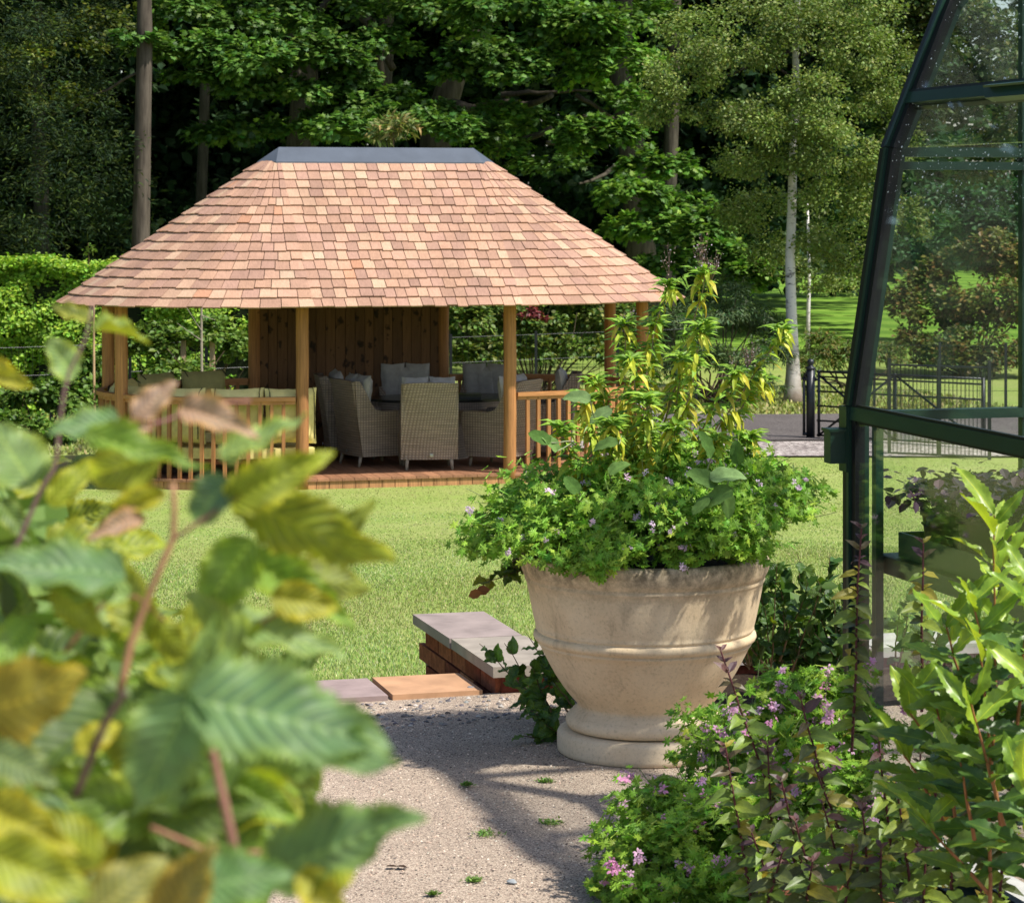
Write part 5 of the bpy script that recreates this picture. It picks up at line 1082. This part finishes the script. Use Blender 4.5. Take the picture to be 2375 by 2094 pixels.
# clipped beech hedge on the left
hb = ground_pt(150, 39.5); hedge = empty('clipped_hedge', hb); tag(hedge, 'tall clipped bright green hedge behind the left half of the pavilion', 'hedge')
b = MB(); hx0, hx1 = -12., -2.6
n = 84000; sface = rng.random(n); x = rng.uniform(hx0, hx1, n); zt = 2.30+.05*np.sin(x*2.2)+.04*np.sin(x*5)
bul = .18*np.sin(x*1.9+1)*np.sin(x*.7)+.12*np.sin(x*4.1)
P = np.zeros((n, 3)); top = sface < .22; P[:, 0] = x; zz_ = rng.uniform(0, 1, n)*zt
P[:, 1] = np.where(top, rng.uniform(39.0, 40.4, n), 39.1+bul*.5+.10*np.sin(zz_*5+x*2)+.08*np.sin(zz_*11-x*7)+np.abs(rng.normal(size=n))*.10); P[:, 2] = np.where(top, zt+rng.normal(size=n)*.04, zz_)
D, N = bases(n, .8, .6); N[:, 1] -= np.where(top, 0, .9); P[:, 1] += (x-hx0)*.05
# gaps: thin out by a lumpy field
fld = np.sin(P[:, 0]*7.3+P[:, 2]*3)*np.sin(P[:, 2]*8.1-P[:, 0]*2.2)+.4*rng.normal(size=n); kp = (fld > -.95) | top; P = P[kp]; D = D[kp]; N = N[kp]; n = len(P)
T = jitcol([(.20, .34, .03), (.25, .41, .035), (.15, .27, .025), (.30, .44, .045)], n, .2); 
b.leaves(T_oval, P, D, N, rng.uniform(.05, .09, n), T); b.obj('foliage', M_leaf, hedge).location = -Vector(hb)
b = MB(); b.box((hx0, 39.55, 0), (hx1, 40.2, 2.1), (.012, .018, .006)); o = b.obj('shade_core', M_dull, hedge); o.location = -Vector(hb); o['kind'] = 'stuff'  # shade inside the hedge put in as a solid near-black box
# rough shoot above the hedge
b = MB(); add_clumps(b, [CL(178, 500, 38.9, 8, 16, 26)], .07, T_oval, [(.12, .2, .03)]); b.tube([W(178, 530, 38.9), W(176, 485, 38.9)], .006, 4, (.15, .12, .05)); tag(b.obj('hedge_shoot', M_leaf), 'single leafy shoot sticking up above the clipped hedge', 'shoot')
# shrubs in front of the hedge
for (cs, lab, cols) in [([(70, 800, 35.2, 60, 45, 1500), (130, 790, 35.4, 40, 45, 1000), (40, 860, 34.6, 60, 35, 1200), (110, 870, 34.8, 45, 30, 900), (-30, 830, 35, 60, 50, 900)], 'loose leafy hedge plants behind the blurred leaves at the far left', [(.09, .17, .025), (.12, .2, .03)]),
                        ([(360, 690, 36.8, 50, 30, 900), (430, 670, 37.2, 50, 35, 900), (300, 680, 36.8, 40, 40, 700), (480, 700, 37.2, 40, 40, 800), (350, 740, 36.5, 60, 20, 600)], 'yellow-green leafy shrub above the bench cushions behind the pavilion', [(.13, .2, .03), (.09, .16, .025)]),
                        ([(160, 730, 36, 40, 40, 900), (200, 780, 35.8, 40, 40, 800), (230, 700, 36.6, 40, 40, 700)], 'leafy shrub just left of the left-hand pavilion posts', [(.10, .18, .025), (.07, .13, .02)])]:
    shrub('hedge_plant', lab, [CL(*a) for a in cs], .085, T_oval, cols)
for (px, D, top, lab) in [(403, 36.2, 625, 'thin bare-stemmed young tree in front of the hedge, seen over the bench'), (222, 36.6, 630, 'slender pale sapling stem in front of the hedge beside the left posts'), (188, 35.6, 700, 'wooden stake standing in front of the hedge at the left')]:
    p = ground_pt(px, D); root = empty('sapling', p); tag(root, lab, 'sapling' if 'stake' not in lab else 'stake'); root.name = 'sapling' if 'stake' not in lab else 'garden_stake'
    b = MB(); tp = W(px, top-90, D); b.tube(wig(p-p, tp-p, 7, .02), np.linspace(.022, .012, 7), 6, (.33, .28, .22) if 'stake' not in lab else (.42, .28, .16))
    if px == 403:
        for (q, r) in (((385, 650), (355, 645)), ((390, 630), (370, 610)), ((400, 600), (430, 640))): b.tube(wig(W(403, q[1]+30, D)-p, W(*r, D)-p, 4, .1), [.008, .006, .004, .003], 5, (.33, .28, .22))
    b.obj('trunk' if 'stake' not in lab else 'shaft', M_bark, root)
for i, (px, D) in enumerate([(424, 37.0), (366, 36.9)]):
    p = ground_pt(px, D); b = MB(); b.box((-.035, -.035, 0), (.035, .035, 1.33 if i == 0 else 1.28)); o = b.obj('fence_post', M_bark, None, False, (.42, .3, .2)); o.location = p
    tag(o, ['pale wooden post behind the bench, right of the young tree', 'pale wooden post behind the bench, left of the young tree'][i], 'post')
#@@BEDS
# ------------------------------------------------------------------ plants round the urn
def beechy(name, label, spots, size, cols, cat='shrub', nleaf=120, objs=True, base=None):
    base = base if base is not None else np.array([spots[0][0][0], spots[0][0][1], GZ]); root = empty(name, base); tag(root, label, cat); sb = MB(); allp = []
    for (p, q, n) in spots:          # p start, q end of a shoot
        Q = wig(p, q, 8, .15); sb.tube(Q, np.linspace(.004, .0012, 8), 5, (.16, .11, .06), False)
        for k in range(n):
            t = rnd(.15, 1); i = t*7; a = int(min(i, 6)); pt = Q[a]+(Q[a+1]-Q[a])*(i-a); d = unit(1)[0]*.7+(q-p)/np.linalg.norm(q-p)*.6; d[2] -= .15
            allp.append((pt, d, size*rnd(.6, 1.2), np.array(random.choice(cols))*rnd(.75, 1.25)))
    random.shuffle(allp)
    for (pt, d, s, c) in allp[:300]: inst('leaf', ME_hazel[random.randrange(5)], root, frame(pt, d, np.array([rnd(-.6, .6), rnd(-1.3, -.1), .9]), s, 1.3), c*1.15)
    r = allp[300:]
    if r: b = MB(); b.leaves(T_oval, np.array([x[0] for x in r]), np.array([x[1] for x in r]), np.array([[rnd(-.6, .6), rnd(-1, .1), 1.] for x in r]), np.array([x[2] for x in r]), np.array([x[3] for x in r])*.9); b.obj('leaves', M_leaf, root, kind='stuff').location = -Vector(base)
    sb.obj('stems', M_stem, root).location = -Vector(base); return root
bc_ = [(.045, .11, .02), (.06, .14, .025), (.035, .085, .02), (.09, .17, .03)]
sp = []
for (x0, y0, x1, y1, D, n) in [(1110, 1450, 1010, 1280, 9.0, 14), (1120, 1470, 1050, 1330, 8.9, 14), (1130, 1440, 960, 1285, 9.15, 16), (1120, 1470, 1035, 1400, 8.8, 12), (1130, 1480, 1070, 1420, 8.75, 12), (1140, 1400, 1080, 1300, 9.0, 12), (1130, 1490, 1050, 1465, 8.7, 10), (1150, 1420, 1100, 1350, 8.9, 10), (1130, 1480, 1090, 1440, 8.7, 10), (1140, 1430, 1060, 1250, 9.1, 8)]: sp.append((W(x0, y0, D+.1), W(x1, y1, D), n))
beechy('beech_seedling', 'dark green leafy shrub growing low at the left foot of the urn', sp, .062, bc_, base=np.array([W(1130, 1450, 9)[0], 9.0, GZ]))
sp = [(W(1120, 1100, 8.9), W(960, 1165, 8.7), 9), (W(1110, 1110, 8.9), W(985, 1150, 8.75), 8), (W(1050, 1100, 8.8), W(1000, 1140, 8.8), 4)]
beechy('trailing_shoot', 'trailing leafy shoot hanging out to the left under the geranium at the urn rim', sp, .06, [(.09, .16, .025), (.12, .16, .03), (.05, .1, .02)], cat='shoot', base=W(1110, 1110, 8.9))
b = MB(); b.leaves(T_oval, np.array([W(935, 1190, 8.65), W(950, 1180, 8.66)]), np.array([[1, 0, .3], [1, .2, .1]]), np.array([[0, -1, .6], [.2, -1, .4]]), .05, np.array([[.3, .12, .04], [.24, .1, .05]])); tag(b.obj('withered_leaf', M_dull), 'withered orange-brown leaf at the tip of the trailing shoot left of the urn', 'leaf')
sp = []
for _ in range(44):
    x0, y0, D = rnd(1490, 1710), rnd(1310, 1380), rnd(8.9, 9.5); sp.append((W(x0, y0, D), W(x0+rnd(-90, 70), rnd(1090, 1290), D-.1), 15))
for _ in range(12):
    x0, y0, D = rnd(1700, 1850), rnd(1330, 1370), rnd(8.7, 9.3); sp.append((W(x0, y0, D), W(x0+rnd(-60, 60), rnd(1190, 1300), D-.1), 11))
beechy('beech_hedge_plant', 'dark leafy beech growing between the urn and the greenhouse corner', sp, .062, bc_, base=np.array([W(1600, 1340, 9.3)[0], 9.3, GZ]))
# foreground bushes at the lower right
pk = [(.74, .40, .60), (.80, .50, .66), (.68, .30, .50)]
lum = [((.52, 6.85, 1.60), (.28, .22, .17), 4), ((.70, 7.1, 1.76), (.25, .22, .19), 3.6), ((.84, 7.15, 1.84), (.17, .18, .18), 2.6), ((.42, 6.72, 1.53), (.19, .2, .15), 2.6), ((.60, 6.60, 1.60), (.26, .2, .15), 3), ((.80, 6.8, 1.64), (.25, .2, .17), 2), ((.48, 7.12, 1.60), (.14, .12, .11), 1), ((.30, 6.82, 1.50), (.08, .10, .08), .5), ((.95, 7.0, 1.62), (.2, .2, .2), 1.4), ((.55, 6.4, 1.45), (.3, .2, .14), 1.8)]
geranium('pink_geranium', 'bushy bright green geranium with mauve-pink flowers at the bottom in front of the urn', (.6, 6.9, 1.5), lum, 15000, 300, .034, [(.19, .35, .03), (.24, .41, .035), (.15, .29, .025), (.28, .43, .045)], 180, pk, (.6, 6.85, GZ), fs=(.018, .027))
# its terracotta pot
for (x, y, r, lab) in [(.76, 6.15, .15, 'terracotta pot hidden under the pink geranium'), (.72, 6.9, .15, 'terracotta pot in the shade behind the geranium stems')]:
    b = MB(); b.lathe([(0, 0), (r*.7, 0), (r*.93, .13), (r, .13), (r*1.02, .17), (r*.9, .17), (r*.88, .14), (0, .13)], 28); o = b.obj('flower_pot', M_pot, None, True, (.35, .13, .06), label=lab, cat='pot'); o.location = (x, y, GZ)
def minty(name, label, stems, parts, base):
    root = empty(name, base); tag(root, label, 'mint'); sb = MB(); al = []
    for (x0, y0, x1, y1, D, dens) in stems:
        p = W(x0, y0, D+.05); q = W(x1, y1, D); L = np.linalg.norm(q-p); n = max(5, int(L/.029*dens)); Q = wig(p, q, 9, .05)
        sb.tube(Q, np.linspace(.0042, .002, 9), 6, (.10, .03, .035), False); ph = rnd(0, PI)
        for k in range(n+1):
            t = (k+.6)/(n+.6); i = t*8; a = int(min(i, 7)); pt = Q[a]+(Q[a+1]-Q[a])*(i-a); ax = (q-p)/L
            for side in (0, PI):
                th = ph+k*PI/2+side+rnd(-.2, .2); d = np.array([math.cos(th), math.sin(th), -.05 if t < .9 else .9]); top = t > .82
                s = (.060 if t < .75 else .044 if t < .93 else .028)*rnd(.75, 1.2)*(.9+.2*dens)
                c = np.array(random.choice([(.10, .16, .025), (.14, .21, .03), (.20, .26, .04), (.08, .10, .03)] if not top else [(.11, .055, .05), (.10, .08, .04), (.08, .045, .05)]))*rnd(.8, 1.2)
                if random.random() < .07: c = np.array([.25, .22, .03])
                al.append((pt, d, s, c, y1))
                if 1: al.append((pt+ax*.006, np.array([math.cos(th+.7), math.sin(th+.7), .7]), s*.45, c*.9, y1))
    random.shuffle(al); al.sort(key=lambda a: -a[2])
    for (pt, d, s, c, _) in al[:300]: inst('leaf', ME_mint[random.randrange(3)], root, frame(pt, d, np.array([rnd(-.3, .3), -.9, .8]), s), c*1.25)
    r = al[300:]; b = MB(); b.leaves(TM, np.array([x[0] for x in r]), np.array([x[1] for x in r]), np.array([[rnd(-.3, .3), -.9, .8] for x in r]), np.array([x[2] for x in r]), np.array([x[3] for x in r])*1.25, 1.6); b.obj('leaves', M_shiny, root, kind='stuff').location = -Vector(base)
    sb.obj('stems', M_stem, root, True).location = -Vector(base)
TM = TL
stems = [(1600, 1760, 1440, 1300, 6.3, 1.0), (1700, 1500, 1715, 1050, 6.6, 1.0), (1670, 1650, 1600, 1400, 6.3, 1), (1720, 1760, 1625, 1530, 6.1, 1), (1500, 1800, 1450, 1490, 6.2, 1), (1620, 1800, 1560, 1560, 6.0, 1.1), (1700, 1810, 1640, 1610, 5.9, 1.1), (1560, 1830, 1500, 1660, 5.9, 1.1), (1640, 1850, 1590, 1640, 5.8, 1.2), (1740, 1830, 1720, 1600, 5.9, 1.1), (1780, 1700, 1750, 1480, 6.1, 1), (1820, 1780, 1790, 1560, 5.9, 1.1), (1520, 1850, 1560, 1700, 5.8, 1.1), (1600, 1860, 1620, 1720, 5.7, 1.2), (1680, 1860, 1700, 1700, 5.7, 1.2), (1760, 1860, 1760, 1690, 5.7, 1.2), (1840, 1860, 1850, 1680, 5.7, 1.1), (1545, 1760, 1530, 1480, 6.3, 1), (1860, 1650, 1880, 1440, 5.6, 1), (1900, 1790, 1900, 1560, 5.5, 1.1), (1960, 1820, 1960, 1600, 5.4, 1.1), (1840, 1420, 1840, 1080, 6.3, .7), (1990, 1850, 2020, 1560, 5.3, 1.1), (1830, 1700, 1835, 1500, 5.8, 1)]
minty('purple_mint', 'purple-stemmed mint with dark leaf tips in front of the pink geranium', stems, 300, np.array([W(1650, 1800, 6.0)[0], 6.0, GZ]))
# laurel / bay at the right edge
bay = empty('bay_laurel', (W(1960, 1700, 5.2)[0], 5.2, GZ)); tag(bay, 'glossy bay laurel with pale ribbed pointed leaves at the right edge', 'laurel'); sb = MB(); al = []
bst = [(1960, 1850, 1970, 960, 5.2, (1990, 1300)), (1990, 1700, 1940, 1130, 5.1, None), (1900, 1700, 1850, 1330, 5.3, None), (1960, 1550, 1875, 1180, 5.2, None), (2010, 1500, 2030, 1090, 5.1, None), (2050, 1600, 2060, 1250, 5.0, None), (1870, 1600, 1780, 1420, 5.4, None), (1960, 1750, 1820, 1560, 5.2, None), (2040, 1750, 2030, 1480, 4.9, None), (1990, 1650, 1920, 1330, 5.0, None), (2060, 1400, 2050, 1050, 5.3, None), (1900, 1500, 1790, 1330, 5.4, None), (2060, 1800, 2060, 1600, 4.9, None), (1930, 1600, 1900, 1450, 5.1, None)]
for (x0, y0, x1, y1, D, _) in bst:
    y1 += 75; x1 += 18; p = W(x0+15, max(y0, y1+150), D+.06); q = W(x1, y1, D); L = np.linalg.norm(q-p); Q = wig(p, q, 10, .08); sb.tube(Q, np.linspace(.0045, .0018, 10), 6, (.30, .13, .05), False)
    n = max(7, int(L/.023)); 
    for k in range(n):
        t = .12+.88*(k+1)/n; i = t*9; a = int(min(i, 8)); pt = Q[a]+(Q[a+1]-Q[a])*(i-a); th = k*2.4+rnd(-.3, .3); young = t > .75
        d = np.array([math.cos(th), math.sin(th)*.8, (1.1 if young else .35)+rnd(-.2, .2)]); s = rnd(.11, .155)*(1 if not young else rnd(.8, 1.0))
        c = np.array(random.choice([(.24, .38, .04), (.30, .44, .05), (.20, .34, .035)] if young else [(.08, .17, .03), (.11, .21, .03), (.06, .13, .025), (.16, .28, .04)]))*rnd(.85, 1.15); al.append((pt, d, s, c))
random.shuffle(al)
for (pt, d, s, c) in al[:300]: inst('leaf', ME_bay[random.randrange(4)], bay, frame(pt, d, np.array([rnd(-.7, .7), rnd(-1.1, -.2), .8]), s), c)
r = al[300:]
if r: b = MB(); b.leaves(TL, np.array([x[0] for x in r]), np.array([x[1] for x in r]), np.array([[rnd(-.7, .7), -.6, .8] for x in r]), np.array([x[2] for x in r]), np.array([x[3] for x in r]), 1.5); b.obj('leaves', M_shiny, bay, kind='stuff').location = -bay.location
sb.obj('stems', M_stem, bay, True).location = -bay.location
#@@FOREGROUND
# ------------------------------------------------------------------ blurred hornbeam in the left foreground
horn = empty('hornbeam_hedge', (-.35, 1.6, GZ)); tag(horn, 'out-of-focus hornbeam branches with toothed ribbed leaves filling the lower left', 'hedge')
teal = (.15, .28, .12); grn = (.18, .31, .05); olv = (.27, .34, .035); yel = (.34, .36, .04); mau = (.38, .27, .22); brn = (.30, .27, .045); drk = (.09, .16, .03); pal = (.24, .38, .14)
# base x,y, tip x,y, depth, colour, facing (x, y, z normal), shape, width
HL = [(372, 1395, 800, 1475, 1.10, teal, (.1, -1, .8), 0, 1.05), (490, 1470, 812, 1560, 1.12, teal, (.0, -.9, .9), 3, 1.0), (540, 1745, 830, 1610, 1.12, teal, (-.1, -1, .9), 0, .95), (385, 1385, 255, 1630, 1.10, teal, (.2, -1, .6), 1, 1.25),
      (-40, 1420, 180, 1380, 1.10, brn, (0, -1, -.4), 2, 1.7), (470, 985, 765, 1160, 1.35, olv, (-.2, -1, -.2), 2, .85), (460, 1000, 650, 905, 1.3, olv, (.1, -1, .2), 1, .9), (505, 1075, 385, 1245, 1.35, grn, (.1, -1, .3), 0, 1.1), (460, 955, 365, 1055, 1.3, (.10, .19, .12), (.3, -1, .7), 1, 1.2),
      (440, 915, 625, 845, 1.45, pal, (.1, -1, 1.2), 3, .8), (170, 865, 415, 958, 1.35, grn, (.1, -1, .9), 3, .6), (330, 905, 140, 960, 1.4, olv, (-.1, -1, .1), 1, 1.0), (240, 840, 95, 855, 1.5, teal, (.0, -1, .9), 0, 1.0), (268, 835, 355, 755, 1.5, mau, (.1, -1, .5), 0, 1.05), (365, 815, 505, 850, 1.45, mau, (0, -1, .6), 1, .9), (230, 855, 315, 850, 1.45, mau, (0, -1, .2), 4, .8),
      (65, 970, -20, 835, 1.5, pal, (.1, -1, .6), 0, 1.5), (150, 752, 85, 672, 1.8, pal, (.1, -1, .7), 3, 1.3), (185, 660, 305, 652, 1.7, (.2, .3, .06), (0, -.5, 1.2), 4, .7), (182, 640, 108, 622, 1.8, (.25, .3, .05), (0, -.8, .9), 3, .8), (-20, 740, 45, 762, 1.7, yel, (0, -1, .3), 4, 1.0),
      (250, 1150, -30, 1110, 1.3, teal, (0, -1, 1.1), 0, .9), (260, 1190, 60, 1160, 1.3, pal, (.1, -1, .9), 3, .8), (110, 1170, 200, 1275, 1.3, olv, (.1, -1, -.1), 2, 1.1), (300, 1280, 210, 1090, 1.4, olv, (-.1, -1, .1), 1, .9), (450, 1240, 705, 1300, 1.35, pal, (.1, -.8, 1.), 0, .8), (540, 1190, 690, 1215, 1.35, yel, (.1, -1, .2), 1, 1.), (500, 1120, 700, 1230, 1.4, grn, (.1, -1, .4), 1, .8),
      (560, 1150, 760, 1160, 1.4, (.22, .28, .05), (.0, -1, .4), 2, .9), (380, 1400, 430, 1240, 1.25, (.17, .27, .08), (.2, -1, .4), 4, .9), (310, 1240, 390, 1340, 1.4, olv, (.1, -1, .3), 2, .9), (420, 1420, 510, 1470, 1.2, drk, (0, -1, .2), 1, 1.2), (380, 1770, 595, 1735, 1.05, (.09, .2, .06), (.1, -1, .7), 0, 1.2), (600, 1740, 700, 1850, 1.1, yel, (.1, -1, .3), 1, 1.), (200, 1720, 60, 1620, 1.1, olv, (0, -1, .3), 2, 1.2),
      (150, 1500, 250, 1430, 1.2, yel, (.1, -1, .3), 1, .9), (-20, 1500, 110, 1560, 1.2, (.16, .24, .1), (0, -1, .8), 0, 1.2), (300, 1640, 520, 1600, 1.25, drk, (0, -1, .4), 0, 1.1), (240, 1660, 420, 1700, 1.3, drk, (0, -1, .5), 1, 1.1), (560, 1480, 640, 1600, 1.2, (.14, .22, .04), (0, -1, .3), 2, .9), (470, 1560, 600, 1640, 1.25, grn, (0, -1, .3), 1, 1.), (-30, 1700, 190, 1790, 1.0, olv, (.1, -1, .3), 3, 1.1), (180, 1830, 330, 1700, 1.0, (.22, .24, .07), (.1, -1, .5), 1, 1.2), (330, 1840, 420, 1690, 1.05, (.3, .26, .07), (.1, -1, .4), 0, 1.1), (-20, 1610, 120, 1680, 1.05, yel, (.1, -1, .4), 1, 1.0), (700, 1700, 600, 1830, 1.15, olv, (.1, -1, .3), 1, .9),
      (60, 1240, -20, 1330, 1.3, grn, (0, -1, .6), 0, 1.2), (200, 1270, 330, 1310, 1.4, grn, (0, -1, .6), 0, 1.), (460, 1330, 380, 1300, 1.4, olv, (.1, -1, .2), 1, .8), (640, 1100, 740, 1010, 1.45, (.2, .26, .04), (.1, -1, .1), 2, .8), (100, 1010, 200, 900, 1.6, olv, (0, -1, .2), 1, .8), (330, 985, 210, 1010, 1.5, yel, (0, -1, .1), 4, .8), (280, 1030, 190, 1060, 1.5, mau, (0, -1, .3), 1, .8), (0, 1000, 60, 1080, 1.8, (.15, .24, .06), (0, -1, .5), 0, 1.)]
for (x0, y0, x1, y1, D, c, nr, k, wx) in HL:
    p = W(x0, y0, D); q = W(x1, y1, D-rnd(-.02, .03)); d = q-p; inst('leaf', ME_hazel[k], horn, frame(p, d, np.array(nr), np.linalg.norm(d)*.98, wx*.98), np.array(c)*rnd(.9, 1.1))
# filler leaves deeper in the hedge
cnt = 0
for _ in range(2000):
    if cnt >= 245: break
    x = rnd(-60, 640); y = rnd(940, 1850); lim = 150+ (y-940)*.42 if y < 1350 else 560
    if x > lim and not (y > 1450 and x < 620): continue
    near = y > 1350; D = rnd(1.25, 2.2) if near and random.random() < .8 else rnd(1.9, 3.4); a = rnd(0, 2*PI); p = W(x, y, D)
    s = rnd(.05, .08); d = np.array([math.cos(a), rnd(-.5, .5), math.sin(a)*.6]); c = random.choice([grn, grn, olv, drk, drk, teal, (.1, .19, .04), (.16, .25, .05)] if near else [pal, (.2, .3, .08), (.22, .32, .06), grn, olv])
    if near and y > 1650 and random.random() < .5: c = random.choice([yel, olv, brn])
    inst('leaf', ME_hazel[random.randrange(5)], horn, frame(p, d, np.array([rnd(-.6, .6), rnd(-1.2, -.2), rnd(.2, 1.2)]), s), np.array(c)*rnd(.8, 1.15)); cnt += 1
b = MB()
for _ in range(2600):
    x = rnd(-120, 560); y = rnd(1000, 1900); lim = 60+(y-1000)*.5
    if x > lim: continue
    p = W(x, y, rnd(1.9, 4.2)); 
    b.leaves(T_oval, p[None], unit(1), unit(1)*.7+np.array([[0, -.4, .9]]), np.array([rnd(.04, .07)]), np.array([random.choice([(.13, .22, .04), (.17, .25, .05), (.09, .16, .03)])])*rnd(.7, 1.1), 1.1)
b.obj('leaves', M_leaf, horn, kind='stuff').location = -horn.location
def twig(pts, D, r0, r1, col, n=16):
    P = np.array([W(x, y, D) for x, y in pts]); t = np.linspace(0, len(P)-1, n); Q = np.stack([np.interp(t, np.arange(len(P)), P[:, k]) for k in range(3)], 1)
    b = MB(); b.tube(Q, np.linspace(r0, r1, n), 8, col); b.obj('twig', M_stem, horn, True).location = -horn.location
twig([(240, 1380), (262, 1280), (300, 1180), (345, 1075), (348, 1020), (345, 965)], 1.3, .0021, .0014, (.36, .19, .10))
twig([(15, 1130), (50, 1050), (85, 970), (112, 930), (118, 850), (133, 750), (170, 680), (185, 610)], 1.6, .0017, .0008, (.20, .12, .11))
twig([(120, 930), (165, 890), (230, 860)], 1.5, .001, .0008, (.22, .14, .12)); twig([(395, 1445), (425, 1500), (445, 1590), (465, 1680), (475, 1730)], 1.15, .0018, .0022, (.30, .15, .11)); twig([(348, 1075), (400, 1040), (480, 990), (560, 1000)], 1.3, .0012, .0008, (.24, .13, .08))
twig([(245, 860), (330, 840), (420, 805), (500, 800)], 1.48, .0009, .0006, (.34, .15, .15)); twig([(150, 1590), (210, 1440), (250, 1380)], 1.2, .002, .0018, (.08, .05, .035)); twig([(350, 1380), (440, 1290), (560, 1220)], 1.35, .0012, .0008, (.3, .16, .06)); twig([(130, 1300), (210, 1200), (270, 1190), (330, 1240)], 1.4, .0012, .0008, (.2, .09, .04)); twig([(300, 1650), (420, 1700), (520, 1700)], 1.2, .0012, .001, (.3, .14, .08))
twig([(620, 1060), (610, 1150), (618, 1240), (620, 1290)], 1.45, .0009, .0006, (.14, .12, .05))
